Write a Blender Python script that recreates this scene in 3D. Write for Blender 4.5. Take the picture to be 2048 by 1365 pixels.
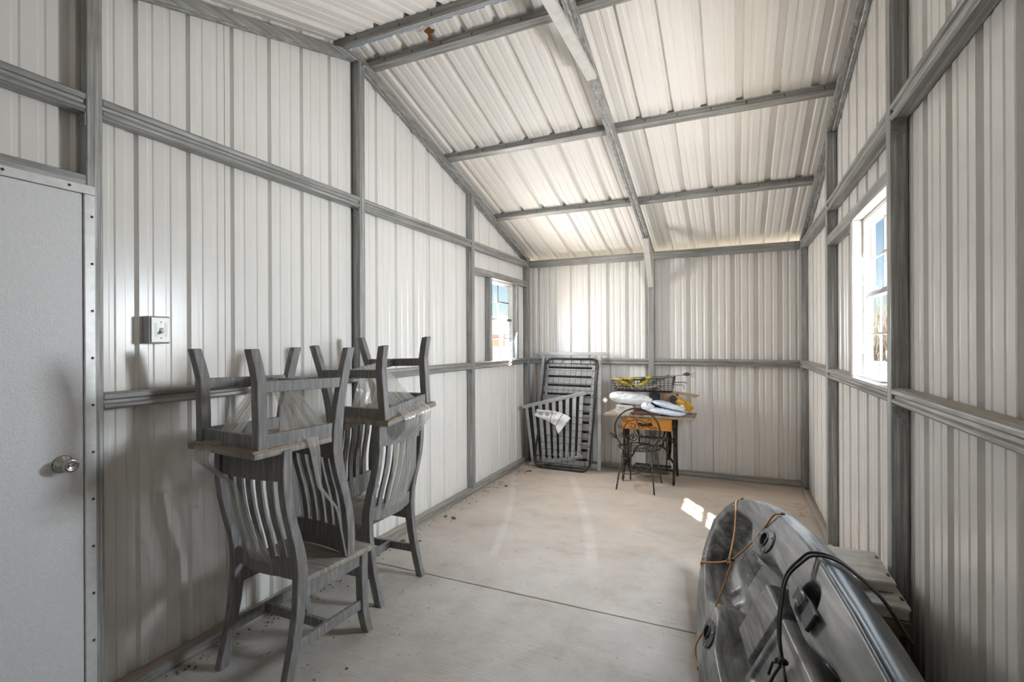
import bpy, bmesh, math, random
import numpy as np
from mathutils import Vector, Matrix, Euler

random.seed(4)
S = bpy.context.scene
COL = S.collection
for o in list(bpy.data.objects):
    bpy.data.objects.remove(o, do_unlink=True)

# ------------------------------------------------------------------ camera
YAW = math.radians(24.145)
cam = bpy.data.cameras.new('camera')
cam.sensor_width = 36.0
cam.lens = 995.42 / 2048 * 36.0
cam.shift_y = 0.95 / 2048
cam.clip_start = 0.02
cam.clip_end = 500
camo = bpy.data.objects.new('camera', cam)
COL.objects.link(camo)
CAM_Z = 1.4725
camo.matrix_world = (Matrix.Translation((0, 0, CAM_Z)) @ Matrix.Rotation(YAW, 4, 'Z')
                     @ Matrix.Rotation(math.pi / 2, 4, 'X') @ Matrix.Rotation(math.radians(-0.263), 4, 'Z'))
S.camera = camo

# ------------------------------------------------------------------ view, sampling helpers
S.view_settings.view_transform = 'Standard'
S.view_settings.look = 'None'
S.view_settings.gamma = 1.0
S.view_settings.use_curve_mapping = False
S.view_settings.exposure = 0.22
S.cycles.use_denoising = True
try:
    S.cycles.denoiser = 'OPENIMAGEDENOISE'
except Exception:
    pass
S.cycles.max_bounces = 8
S.cycles.diffuse_bounces = 5
S.cycles.glossy_bounces = 3
S.cycles.use_adaptive_sampling = True
S.cycles.adaptive_threshold = 0.12
S.cycles.adaptive_min_samples = 12
S.cycles.transparent_max_bounces = 24
S.cycles.caustics_reflective = False
S.cycles.caustics_refractive = False
S.cycles.sample_clamp_indirect = 6.0

# ------------------------------------------------------------------ sky, sun, daylight at the windows
world = bpy.data.worlds.new('world')
S.world = world
world.use_nodes = True
wn = world.node_tree
for n in list(wn.nodes):
    wn.nodes.remove(n)
w_out = wn.nodes.new('ShaderNodeOutputWorld')
w_bg = wn.nodes.new('ShaderNodeBackground')
w_sky = wn.nodes.new('ShaderNodeTexSky')
w_sky.sky_type = 'NISHITA'
w_sky.sun_disc = False
w_sky.sun_elevation = math.radians(45.3)
w_sky.sun_rotation = math.radians(143)
w_sky.air_density = 1.0
w_sky.dust_density = 0.6
w_sky.ozone_density = 1.4
w_bg.inputs['Strength'].default_value = 0.115
wn.links.new(w_sky.outputs[0], w_bg.inputs[0])
wn.links.new(w_bg.outputs[0], w_out.inputs[0])

SUN_DIR = Vector((-0.535, 0.83, -1.0)).normalized()
sl = bpy.data.lights.new('sun', 'SUN')
sl.energy = 25.0
sl.angle = math.radians(0.7)
sl.color = (1.0, 0.93, 0.84)
so = bpy.data.objects.new('sun', sl)
COL.objects.link(so)
so.rotation_euler = SUN_DIR.to_track_quat('-Z', 'Y').to_euler()
so.location = (3, -4, 6)


def area(name, loc, direction, sx, sy, watts, color):
    l = bpy.data.lights.new(name, 'AREA')
    l.shape = 'RECTANGLE'
    l.size, l.size_y = sx, sy
    l.energy = watts
    l.color = color
    o = bpy.data.objects.new(name, l)
    COL.objects.link(o)
    o.location = loc
    o.visible_camera = False
    o.rotation_euler = Vector(direction).to_track_quat('-Z', 'Z').to_euler()
    return o


# daylight entering by the two windows: cool sky light slanting down, warm light off the sunlit ground at the right one only
COOL, WARM = (0.68, 0.83, 1.0), (1.0, 0.875, 0.755)
area('window_daylight_sky', (0.745, 3.055, 1.72), (-1, -0.05, -0.42), 0.50, 0.86, 90, COOL)
area('window_warm_fill', (0.745, 3.055, 1.62), (-1, 0, 0.45), 0.50, 0.86, 60, WARM)
area('window_daylight_sky', (-2.47, 5.01, 1.72), (1, -0.6, -0.35), 0.56, 0.82, 26, COOL)
area('window_warm_fill', (-2.47, 5.01, 1.62), (1, -0.6, 0.14), 0.56, 0.82, 44, WARM)  # added warm fill for the right and back walls; this side is shaded


# ------------------------------------------------------------------ mesh builder
class MB:
    def __init__(self):
        self.v, self.f, self.s = [], [], []

    def add(self, verts, faces, smooth=False):
        b = len(self.v)
        self.v += [tuple(float(c) for c in p) for p in verts]
        self.f += [tuple(b + i for i in f) for f in faces]
        self.s += [smooth] * len(faces)
        return self

    def mm(self, x0, x1, y0, y1, z0, z1):
        vs = [(x0, y0, z0), (x1, y0, z0), (x1, y1, z0), (x0, y1, z0), (x0, y0, z1), (x1, y0, z1), (x1, y1, z1), (x0, y1, z1)]
        return self.add(vs, [(0, 3, 2, 1), (4, 5, 6, 7), (0, 1, 5, 4), (1, 2, 6, 5), (2, 3, 7, 6), (3, 0, 4, 7)])

    def box(self, c, s, M=None):
        x, y, z = s[0] / 2, s[1] / 2, s[2] / 2
        vs = [Vector(p) for p in [(-x, -y, -z), (x, -y, -z), (x, y, -z), (-x, y, -z), (-x, -y, z), (x, -y, z), (x, y, z), (-x, y, z)]]
        if M is not None:
            vs = [M @ p for p in vs]
        vs = [p + Vector(c) for p in vs]
        return self.add(vs, [(0, 3, 2, 1), (4, 5, 6, 7), (0, 1, 5, 4), (1, 2, 6, 5), (2, 3, 7, 6), (3, 0, 4, 7)])

    def extrude(self, prof, p0, p1, U, V, smooth=False):
        """polygon prof [(a,b)] in axes U,V swept from p0 to p1"""
        p0, p1, U, V = Vector(p0), Vector(p1), Vector(U), Vector(V)
        n = len(prof)
        vs = [p0 + U * a + V * b for a, b in prof] + [p1 + U * a + V * b for a, b in prof]
        fs = [(i, (i + 1) % n, n + (i + 1) % n, n + i) for i in range(n)]
        fs += [tuple(range(n - 1, -1, -1)), tuple(range(n, 2 * n))]
        return self.add(vs, fs, smooth)

    def beam(self, p0, p1, w, h, up=(0, 0, 1)):
        p0, p1 = Vector(p0), Vector(p1)
        d = (p1 - p0).normalized()
        side = d.cross(Vector(up)).normalized()
        u = side.cross(d).normalized()
        pr = [(-w / 2, -h / 2), (w / 2, -h / 2), (w / 2, h / 2), (-w / 2, h / 2)]
        return self.extrude(pr, p0, p1, side, u)

    def tube(self, pts, r, n=6, closed=False, caps=True):
        pts = [Vector(p) for p in pts]
        m = len(pts)
        rs = r if isinstance(r, (list, tuple)) else [r] * m
        vs, fs = [], []
        prev = None
        for i, p in enumerate(pts):
            if closed:
                t = (pts[(i + 1) % m] - pts[i - 1]).normalized()
            else:
                t = (pts[min(i + 1, m - 1)] - pts[max(i - 1, 0)]).normalized()
            if prev is None:
                a = Vector((0, 0, 1)) if abs(t.z) < .9 else Vector((1, 0, 0))
                nx = t.cross(a).normalized()
            else:
                nx = (prev - t * prev.dot(t))
                nx = nx.normalized() if nx.length > 1e-6 else t.orthogonal().normalized()
            prev = nx
            ny = t.cross(nx)
            for k in range(n):
                a = 2 * math.pi * k / n
                vs.append(p + (nx * math.cos(a) + ny * math.sin(a)) * rs[i])
        for i in range(m if closed else m - 1):
            j = (i + 1) % m
            for k in range(n):
                k2 = (k + 1) % n
                fs.append((i * n + k, i * n + k2, j * n + k2, j * n + k))
        if not closed and caps:
            fs.append(tuple(range(n - 1, -1, -1)))
            fs.append(tuple((m - 1) * n + k for k in range(n)))
        return self.add(vs, fs, True)

    def lathe(self, prof, c, axis, n=20, smooth=True):
        """prof [(radius, height along axis)]"""
        ax = Vector(axis).normalized()
        u = ax.orthogonal().normalized()
        v = ax.cross(u)
        c = Vector(c)
        vs, fs = [], []
        for r, h in prof:
            for k in range(n):
                a = 2 * math.pi * k / n
                vs.append(c + ax * h + (u * math.cos(a) + v * math.sin(a)) * r)
        for i in range(len(prof) - 1):
            for k in range(n):
                k2 = (k + 1) % n
                fs.append((i * n + k, i * n + k2, (i + 1) * n + k2, (i + 1) * n + k))
        fs.append(tuple(range(n - 1, -1, -1)))
        fs.append(tuple((len(prof) - 1) * n + k for k in range(n)))
        return self.add(vs, fs, smooth)

    def grid(self, P, smooth=True, thick=0.0):
        """P[i][j] points -> quads; thick>0 adds a parallel back sheet with closed edges"""
        ni, nj = len(P), len(P[0])
        P = [[Vector(p) for p in row] for row in P]
        vs = [p for row in P for p in row]
        fs = [(i * nj + j, i * nj + j + 1, (i + 1) * nj + j + 1, (i + 1) * nj + j) for i in range(ni - 1) for j in range(nj - 1)]
        if thick > 0:
            back = []
            for i in range(ni):
                for j in range(nj):
                    a = P[min(i + 1, ni - 1)][j] - P[max(i - 1, 0)][j]
                    b = P[i][min(j + 1, nj - 1)] - P[i][max(j - 1, 0)]
                    nn = a.cross(b)
                    nn = nn.normalized() if nn.length > 1e-9 else Vector((0, 0, 1))
                    back.append(P[i][j] - nn * thick)
            o = len(vs)
            vs += back
            fs += [tuple(o + q for q in reversed(f)) for f in list(fs)]
            ring = [j for j in range(nj)] + [i * nj + nj - 1 for i in range(1, ni)] + \
                   [(ni - 1) * nj + j for j in range(nj - 2, -1, -1)] + [i * nj for i in range(ni - 2, 0, -1)]
            for a, b in zip(ring, ring[1:] + ring[:1]):
                fs.append((b, a, o + a, o + b))
        return self.add(vs, fs, smooth)

    def build(self, name, mat, parent=None, bevel=0.0, seg=2, label=None):
        me = bpy.data.meshes.new(name)
        me.from_pydata(self.v, [], self.f)
        me.validate()
        for p, s in zip(me.polygons, self.s):
            p.use_smooth = s
        bm = bmesh.new()
        bm.from_mesh(me)
        bmesh.ops.recalc_face_normals(bm, faces=bm.faces)
        bm.to_mesh(me)
        bm.free()
        for m in (mat if isinstance(mat, (list, tuple)) else [mat]):
            me.materials.append(m)
        o = bpy.data.objects.new(name, me)
        COL.objects.link(o)
        if parent is not None:
            o.parent = parent
        if bevel > 0:
            b = o.modifiers.new('bevel', 'BEVEL')
            b.width = bevel
            b.segments = seg
            b.limit_method = 'ANGLE'
            b.angle_limit = math.radians(40)
        if label:
            o['label'] = label
        return o


def empty(name, label, cat, loc=(0, 0, 0), M=None, group=None, kind=None):
    o = bpy.data.objects.new(name, None)
    o.empty_display_size = 0.05
    COL.objects.link(o)
    if M is not None:
        o.matrix_world = M
    else:
        o.location = loc
    return tag(o, label, cat, group, kind)


def tag(o, label, cat, group=None, kind=None):
    o['label'] = label
    if cat:
        o['category'] = cat
    if group:
        o['group'] = group
    if kind:
        o['kind'] = kind
    return o


def copy_tree(o, parent=None):
    c = o.copy()
    COL.objects.link(c)
    c.parent = parent
    for ch in list(o.children):
        copy_tree(ch, c)
    return c


# ------------------------------------------------------------------ materials
def new_mat(name):
    m = bpy.data.materials.new(name)
    m.use_nodes = True
    nt = m.node_tree
    return m, nt, nt.nodes['Principled BSDF'], nt.nodes['Material Output']


def ramp(nt, fac, stops):
    r = nt.nodes.new('ShaderNodeValToRGB')
    el = r.color_ramp.elements
    while len(el) < len(stops):
        el.new(0.5)
    for e, (p, c) in zip(el, stops):
        e.position = p
        e.color = (c[0], c[1], c[2], 1)
    nt.links.new(fac, r.inputs[0])
    return r.outputs[0]


def noise(nt, scale, detail=4, rough=0.55, dist=0.0, coord='Object', vec=None):
    mp = nt.nodes.new('ShaderNodeMapping')
    if vec is None:
        tc = nt.nodes.new('ShaderNodeTexCoord')
        vec = tc.outputs[coord]
    nt.links.new(vec, mp.inputs[0])
    mp.inputs['Scale'].default_value = scale if isinstance(scale, (tuple, list)) else (scale,) * 3
    nz = nt.nodes.new('ShaderNodeTexNoise')
    nz.inputs['Scale'].default_value = 1.0
    nz.inputs['Detail'].default_value = detail
    nz.inputs['Roughness'].default_value = rough
    nz.inputs['Distortion'].default_value = dist
    nt.links.new(mp.outputs[0], nz.inputs['Vector'])
    return nz.outputs[0]


def add_bump(nt, bsdf, height, strength, distance=0.01):
    b = nt.nodes.new('ShaderNodeBump')
    b.inputs['Strength'].default_value = strength
    b.inputs['Distance'].default_value = distance
    nt.links.new(height, b.inputs['Height'])
    nt.links.new(b.outputs[0], bsdf.inputs['Normal'])


def mat(name, c1, c2=None, scale=5.0, rough=0.5, metal=0.0, bump=0.0, bscale=None, detail=4, lo=0.35, hi=0.65, spec=0.5, coat=0.0, rvar=None):
    m, nt, b, out = new_mat(name)
    b.inputs['Roughness'].default_value = rough
    b.inputs['Metallic'].default_value = metal
    b.inputs['Specular IOR Level'].default_value = spec
    b.inputs['Coat Weight'].default_value = coat
    if c2 is None:
        b.inputs['Base Color'].default_value = (*c1, 1)
    else:
        nz = noise(nt, scale, detail)
        nt.links.new(ramp(nt, nz, [(lo, c1), (hi, c2)]), b.inputs['Base Color'])
        if rvar:
            nt.links.new(ramp(nt, nz, [(lo, (rvar[0],) * 3), (hi, (rvar[1],) * 3)]), b.inputs['Roughness'])
    if bump > 0:
        add_bump(nt, b, noise(nt, bscale or scale, 3), bump)
    return m


def mixc(nt, fac, a, b, mode='MIX'):
    n = nt.nodes.new('ShaderNodeMix')
    n.data_type = 'RGBA'
    n.blend_type = mode
    for sock, val in ((n.inputs[0], fac), (n.inputs[6], a), (n.inputs[7], b)):
        if isinstance(val, (int, float)):
            sock.default_value = val
        elif isinstance(val, tuple):
            sock.default_value = (*val, 1)
        else:
            nt.links.new(val, sock)
    return n.outputs[2]


def math_n(nt, op, a, b=0.0, c=None, clamp=False):
    n = nt.nodes.new('ShaderNodeMath')
    n.operation = op
    n.use_clamp = clamp
    for s, val in zip(n.inputs, (a, b, c)):
        if val is None:
            continue
        if isinstance(val, (int, float)):
            s.default_value = val
        else:
            nt.links.new(val, s)
    return n.outputs[0]


M_PANEL = mat('painted_steel_sheet', (0.745, 0.72, 0.685), (0.775, 0.757, 0.73), 2.0, rough=0.26, spec=0.42, bump=0.05, bscale=(9, 9, 1.2))
M_ROOF = mat('painted_roof_sheet', (0.725, 0.695, 0.655), (0.755, 0.73, 0.695), 2.0, rough=0.58, spec=0.35, bump=0.06, bscale=(7, 2, 7))


def galv(name, sc):
    m, nt, b, out = new_mat(name)
    n1 = noise(nt, sc, 6, 0.72)
    n2 = noise(nt, 6.0, 5, 0.65)
    n0 = noise(nt, tuple(q * 2.6 for q in sc), 3, 0.6)
    f = math_n(nt, 'ADD', math_n(nt, 'MULTIPLY', n1, 0.65), math_n(nt, 'MULTIPLY', n0, 0.35))
    col = ramp(nt, f, [(0.36, (0.17, 0.17, 0.165)), (0.50, (0.32, 0.32, 0.31)), (0.64, (0.56, 0.555, 0.54))])
    col = mixc(nt, ramp(nt, n2, [(0.45, (0, 0, 0)), (0.72, (0.55, 0.55, 0.55))]), col, (0.235, 0.22, 0.20))
    # dust settled on the upward faces
    ge = nt.nodes.new('ShaderNodeNewGeometry')
    sp = nt.nodes.new('ShaderNodeSeparateXYZ')
    nt.links.new(ge.outputs['Normal'], sp.inputs[0])
    up = math_n(nt, 'MULTIPLY_ADD', sp.outputs[2], 5.0, -3.9, clamp=True)
    up = math_n(nt, 'MULTIPLY', up, ramp(nt, n2, [(0.25, (0.55,) * 3), (0.6, (1,) * 3)]))
    col = mixc(nt, up, col, (0.36, 0.30, 0.235))
    nt.links.new(col, b.inputs['Base Color'])
    nt.links.new(math_n(nt, 'MULTIPLY_ADD', up, -0.4, 0.4, clamp=True), b.inputs['Metallic'])
    nt.links.new(ramp(nt, n1, [(0.3, (0.62,) * 3), (0.75, (0.40,) * 3)]), b.inputs['Roughness'])
    add_bump(nt, b, f, 0.15, 0.004)
    return m


M_GX = galv('galvanised_steel_x', (1.2, 60, 60))
M_GY = galv('galvanised_steel_y', (60, 1.2, 60))
M_GZ = galv('galvanised_steel_z', (60, 60, 1.2))
M_PRIMER = mat('primed_steel', (0.52, 0.51, 0.48), (0.60, 0.59, 0.55), 14.0, rough=0.5, metal=0.15, bump=0.05)
M_DARKGALV = mat('dull_zinc_clip', (0.26, 0.27, 0.26), (0.38, 0.39, 0.38), 40.0, rough=0.5, metal=0.6)
M_SCREW = mat('screw_steel', (0.10, 0.095, 0.09), rough=0.5, metal=0.7)
M_WHITE_VINYL = mat('white_vinyl', (0.78, 0.78, 0.77), (0.70, 0.70, 0.69), 25.0, rough=0.4)
M_BRONZE = mat('dark_window_metal', (0.12, 0.125, 0.125), (0.19, 0.19, 0.19), 30.0, rough=0.5, metal=0.3)


def glass_mat(name, tint, gloss, haze=0.0):
    m = bpy.data.materials.new(name)
    m.use_nodes = True
    nt = m.node_tree
    for n in list(nt.nodes):
        nt.nodes.remove(n)
    out = nt.nodes.new('ShaderNodeOutputMaterial')
    tr = nt.nodes.new('ShaderNodeBsdfTransparent')
    tr.inputs[0].default_value = (*tint, 1)
    gl = nt.nodes.new('ShaderNodeBsdfGlossy')
    gl.inputs['Roughness'].default_value = 0.03
    mx = nt.nodes.new('ShaderNodeMixShader')
    mx.inputs[0].default_value = gloss
    nt.links.new(tr.outputs[0], mx.inputs[1])
    nt.links.new(gl.outputs[0], mx.inputs[2])
    last = mx
    if haze > 0:
        df = nt.nodes.new('ShaderNodeBsdfTranslucent')
        df.inputs[0].default_value = (0.9, 0.9, 0.9, 1)
        m2 = nt.nodes.new('ShaderNodeMixShader')
        m2.inputs[0].default_value = haze
        nt.links.new(mx.outputs[0], m2.inputs[1])
        nt.links.new(df.outputs[0], m2.inputs[2])
        last = m2
    nt.links.new(last.outputs[0], out.inputs[0])
    return m


M_GLASS = glass_mat('window_glass', (0.97, 0.985, 0.98), 0.018, 0.0)


def concrete():
    m, nt, b, out = new_mat('dusty_concrete')
    tc = nt.nodes.new('ShaderNodeTexCoord')
    sep = nt.nodes.new('ShaderNodeSeparateXYZ')
    nt.links.new(tc.outputs['Object'], sep.inputs[0])
    X, Y = sep.outputs[0], sep.outputs[1]
    n1 = noise(nt, 2.1, 8, 0.7)
    n2 = noise(nt, (3, 9, 3), 5, 0.6, 0.6)
    n3 = noise(nt, 30, 3, 0.6)
    col = ramp(nt, n1, [(0.30, (0.32, 0.285, 0.25)), (0.5, (0.415, 0.385, 0.35)), (0.72, (0.50, 0.475, 0.445))])
    # reddish tan dust that lies deeper towards the back wall
    dust = math_n(nt, 'MULTIPLY_ADD', Y, 0.36, -0.85, clamp=True)
    dust = math_n(nt, 'MULTIPLY', dust, ramp(nt, n2, [(0.32, (0.25,) * 3), (0.62, (1,) * 3)]))
    col = mixc(nt, math_n(nt, 'MULTIPLY', dust, 0.85), col, (0.56, 0.435, 0.325))
    # brown smudges
    n4 = noise(nt, (2.3, 3.4, 2), 6, 0.7, 0.4)
    col = mixc(nt, ramp(nt, n4, [(0.55, (0, 0, 0)), (0.74, (0.62, 0.62, 0.62))]), col, (0.31, 0.245, 0.185))
    n5 = noise(nt, (11, 19, 8), 5, 0.7)
    col = mixc(nt, ramp(nt, n5, [(0.60, (0, 0, 0)), (0.70, (0.6, 0.6, 0.6))]), col, (0.27, 0.215, 0.17))
    # two pale drag tracks: centre lines x = a + b*(y-4) + c*(y-4)^2
    for a, bb, cc, y0, y1, w in ((-1.823, -0.360, 0.0437, 2.95, 5.20, 0.040), (-1.131, -0.369, 0.0434, 3.15, 5.30, 0.055)):
        yy = math_n(nt, 'SUBTRACT', Y, 4.0)
        cx = math_n(nt, 'ADD', math_n(nt, 'MULTIPLY_ADD', yy, bb, a), math_n(nt, 'MULTIPLY', math_n(nt, 'MULTIPLY', yy, yy), -cc))
        d = math_n(nt, 'ABSOLUTE', math_n(nt, 'SUBTRACT', X, cx))
        core = math_n(nt, 'SUBTRACT', 1.0, math_n(nt, 'DIVIDE', d, w), clamp=True)
        core = math_n(nt, 'MULTIPLY', core, 1.7, clamp=True)
        g = math_n(nt, 'MULTIPLY', math_n(nt, 'MULTIPLY', math_n(nt, 'SUBTRACT', Y, y0), 6.0, clamp=True),
                   math_n(nt, 'MULTIPLY', math_n(nt, 'SUBTRACT', y1, Y), 6.0, clamp=True))
        fac = math_n(nt, 'MULTIPLY', math_n(nt, 'MULTIPLY', core, g), math_n(nt, 'MULTIPLY', ramp(nt, n2, [(0.3, (0.25,) * 3), (0.6, (0.8,) * 3)]), 0.42))
        col = mixc(nt, fac, col, (0.66, 0.63, 0.60))
    nt.links.new(col, b.inputs['Base Color'])
    b.inputs['Roughness'].default_value = 0.62
    b.inputs['Specular IOR Level'].default_value = 0.35
    br = noise(nt, (1.5, 130, 10), 3, 0.5)
    h = math_n(nt, 'ADD', math_n(nt, 'MULTIPLY', br, 0.7), math_n(nt, 'MULTIPLY', n3, 0.4))
    add_bump(nt, b, h, 0.55, 0.006)
    return m


M_CONC = concrete()
M_JOINT = mat('packed_dirt_joint', (0.15, 0.105, 0.07), (0.24, 0.17, 0.11), 40.0, rough=0.9)
M_DIRT = mat('fine_sand', (0.45, 0.37, 0.27), (0.53, 0.45, 0.35), 30.0, rough=0.95)

# ------------------------------------------------------------------ the shell: dimensions (metres)
XL, XR, YB, YF = -2.319, 0.594, 5.712, -0.41       # inner faces of the framing
PL, PR, PB, PF = -2.384, 0.659, 5.777, -0.475      # planes of the sheet metal
YR, ZR, SL = 2.66, 3.385, 0.306                    # ridge line, underside of gable rafter at ridge, roof slope


def roof_z(y, off=0.0):
    return ZR + off - SL * abs(y - YR)


def rib_profile(s0, s1, pitch, phase, deep=0.023):
    """(s, outward offset) along a ribbed sheet; a deep rib at phase + k*pitch and two shallow ones between"""
    pts = []
    k = math.floor((s0 - phase) / pitch) - 1
    while phase + k * pitch < s1 + pitch:
        c = phase + k * pitch
        for ds, off in ((-0.028, 0), (-0.017, deep), (0.017, deep), (0.028, 0)):
            pts.append((c + ds, off))
        for q in (1 / 3, 2 / 3):
            cc = c + q * pitch
            for ds, off in ((-0.014, 0), (-0.008, 0.0035), (0.008, 0.0035), (0.014, 0)):
                pts.append((cc + ds, off))
        k += 1
    pts.sort()

    def at(s):
        for (a, oa), (b, ob) in zip(pts, pts[1:]):
            if a <= s <= b:
                return oa + (ob - oa) * (s - a) / max(b - a, 1e-9)
        return 0.0
    res = [(s0, at(s0))] + [p for p in pts if s0 + 1e-4 < p[0] < s1 - 1e-4] + [(s1, at(s1))]
    return res, at


def sheet(parent, s0, s1, pitch, phase, place, zlo, zhi, mat_, holes=(), name='panel', deep=0.023):
    """one ribbed sheet; place(s, off, z) -> point; zlo/zhi(s); holes = (sa, sb, za, zb)"""
    prof, at = rib_profile(s0, s1, pitch, phase, deep)
    extra = [h for hole in holes for h in hole[:2] if s0 < h < s1]
    extra += [YR] if (zhi(s0) != zhi(s1) and s0 < YR < s1) else []
    ss = sorted({round(p[0], 5) for p in prof} | {round(e, 5) for e in extra})
    mb = MB()
    for a, b in zip(ss, ss[1:]):
        oa, ob = at(a), at(b)
        mid = (a + b) / 2
        spans = [(zlo(a), zlo(b), zhi(a), zhi(b))]
        for ha, hb, za, zb in holes:
            if ha < mid < hb:
                spans = [(zlo(a), zlo(b), za, za), (zb, zb, zhi(a), zhi(b))]
        for la, lb, ha_, hb_ in spans:
            if ha_ - la < 0.002 and hb_ - lb < 0.002:
                continue
            mb.add([place(a, oa, la), place(b, ob, lb), place(b, ob, hb_), place(a, oa, ha_)], [(0, 1, 2, 3)])
    return mb.build(name, mat_, parent)


WIN_L = (4.686, 5.33, 1.27, 2.14)      # window opening in the left gable wall (y, y, z, z)
WIN_R = (2.79, 3.32, 1.27, 2.14)
DOOR = (0.207, 1.085, 0.0, 2.055)

GIRT = [(0.0, 0.0), (0.046, 0.0), (0.056, 0.008), (0.056, 0.020), (0.046, 0.026), (0.046, 0.038), (0.056, 0.044), (0.056, 0.060), (0.046, 0.068), (0.0, 0.068)]


def bracket(parent, c, axis_in, m=None):
    """small folded clip with two screw heads on the near face of a post, under a rail"""
    x, y, z = c
    mb = MB()
    mb.mm(x - 0.026, x + 0.026, y - 0.003, y, z - 0.055, z)
    mb.mm(x - 0.026, x + 0.026, y - 0.034, y, z - 0.003, z)
    for dx in (-0.012, 0.012):
        mb.lathe([(0.006, 0), (0.006, 0.003), (0.003, 0.005)], (x + dx, y - 0.003, z - 0.028 + dx * 0.5), (0, -1, 0), 8, False)
    return mb.build('bracket', M_DARKGALV, parent)


# ---- floor
floor = empty('floor', 'pale dusty concrete slab floor with one control joint', 'floor', kind='structure')
mb = MB(); mb.mm(-2.46, 0.74, -0.55, 2.655, -0.10, 0.0); mb.build('slab', M_CONC, floor, 0.005)
mb = MB(); mb.mm(-2.46, 0.74, 2.662, 5.86, -0.10, 0.0); mb.build('slab', M_CONC, floor, 0.005)
mb = MB(); mb.mm(-2.46, 0.74, 2.645, 2.672, -0.09, -0.005); mb.build('joint_filler', M_JOINT, floor)

# ---- left gable wall
wall_left = empty('wall_left', 'white ribbed steel gable wall behind the stacked chairs', 'wall', kind='structure')
plL = lambda s, off, z: (PL - off, s, z)
top = lambda s: roof_z(s, 0.120)
edges = [-0.475, -0.099, 0.816, 1.73, 2.645, 3.559, 4.474, 5.388, 5.80]
for a, b in zip(edges, edges[1:]):
    sheet(wall_left, a, b, 0.2286, 1.753, plL, lambda s: 0.0, top, M_PANEL, [WIN_L, DOOR], deep=0.017)
    mbs = MB(); mbs.mm(PL - 0.004, PL + 0.0015, b - 0.0025, b, 0.0, roof_z(b, 0.09))
    if b < 5.5 and not (4.0 < b < 5.4):
        mbs.build('lap_edge', M_PANEL, wall_left)
for y0, y1 in ((-0.41, -0.35), (0.125, 0.185), (1.100, 1.157), (2.660, 2.715), (4.235, 4.292), (5.655, 5.712)):
    zt = min(roof_z(y0), roof_z(y1)) + 0.02
    mb = MB(); mb.mm(PL + 0.002, XL, y0, y1, 0.0, zt); mb.build('post', M_GZ, wall_left, 0.005)
bays = [(-0.35, 0.125), (0.185, 1.10), (1.157, 2.66), (2.715, 4.235), (4.292, 5.655)]
for (a, b) in bays:
    mb = MB(); mb.extrude(GIRT, (PL + 0.004, a, 2.385), (PL + 0.004, b, 2.385), (1.08, 0, 0), (0, 0, 1.12))
    mb.build('girt', M_GY, wall_left, 0.002)
    if a > 1.0:
        mb = MB(); mb.extrude(GIRT, (PL + 0.004, a, 1.203), (PL + 0.004, b, 1.203), (1.08, 0, 0), (0, 0, 1.0))
        mb.build('girt', M_GY, wall_left, 0.002)
for y in (1.10, 2.66, 4.235, 5.655):
    bracket(wall_left, (PL + 0.036, y, 2.384), 1)
    if y > 1.5:
        bracket(wall_left, (PL + 0.036, y, 1.202), 1)
mb = MB(); mb.mm(PL + 0.004, XL, 0.185, 1.10, 2.078, 2.135); mb.build('door_header', M_GY, wall_left, 0.004)
mb = MB(); mb.mm(PL + 0.004, XL - 0.004, 4.292, 5.655, 2.14, 2.208); mb.build('window_header', M_GY, wall_left, 0.004)
for y0, y1 in ((4.628, 4.686), (5.33, 5.378)):
    mb = MB(); mb.mm(PL + 0.004, XL - 0.004, y0, y1, 1.271, 2.14); mb.build('stud', M_GZ, wall_left, 0.004)

# ---- right gable wall
wall_right = empty('wall_right', 'white ribbed steel gable wall beside the kayak', 'wall', kind='structure')
plR = lambda s, off, z: (PR + off, s, z)
edges = [-0.475, -0.137, 0.777, 1.691, 2.606, 3.52, 4.434, 5.349, 5.80]
for a, b in zip(edges, edges[1:]):
    sheet(wall_right, a, b, 0.2286, 3.5, plR, lambda s: -0.01, top, M_PANEL, [WIN_R])
    if b < 5.5 and not 2.9 < b < 3.5:
        mbs = MB(); mbs.mm(PR - 0.0015, PR + 0.004, b - 0.0025, b, 0.0, roof_z(b, 0.09)); mbs.build('lap_edge', M_PANEL, wall_right)
for y0, y1 in ((-0.41, -0.35), (1.03, 1.09), (2.547, 2.609), (4.122, 4.182), (5.655, 5.712)):
    zt = min(roof_z(y0), roof_z(y1)) + 0.02
    mb = MB(); mb.mm(XR, PR - 0.002, y0, y1, 0.0, zt); mb.build('post', M_GZ, wall_right, 0.005)
bays = [(-0.35, 1.03), (1.09, 2.547), (2.609, 4.122), (4.182, 5.655)]
for (a, b) in bays:
    for z in (2.385, 1.203):
        mb = MB(); mb.extrude(GIRT, (PR - 0.004, a, z), (PR - 0.004, b, z), (-1.08, 0, 0), (0, 0, 1.12 if z > 2 else 1.0))
        mb.build('girt', M_GY, wall_right, 0.002)
        bracket(wall_right, (PR - 0.036, b, z - 0.001), -1)
mb = MB(); mb.mm(XR + 0.004, PR - 0.004, 2.609, 4.122, 2.14, 2.208); mb.build('window_header', M_GY, wall_right, 0.004)
for y0, y1 in ((3.32, 3.375),):
    mb = MB(); mb.mm(XR + 0.006, PR - 0.004, y0, y1, 1.271, 2.14); mb.build('stud', M_PRIMER, wall_right, 0.004)

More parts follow.
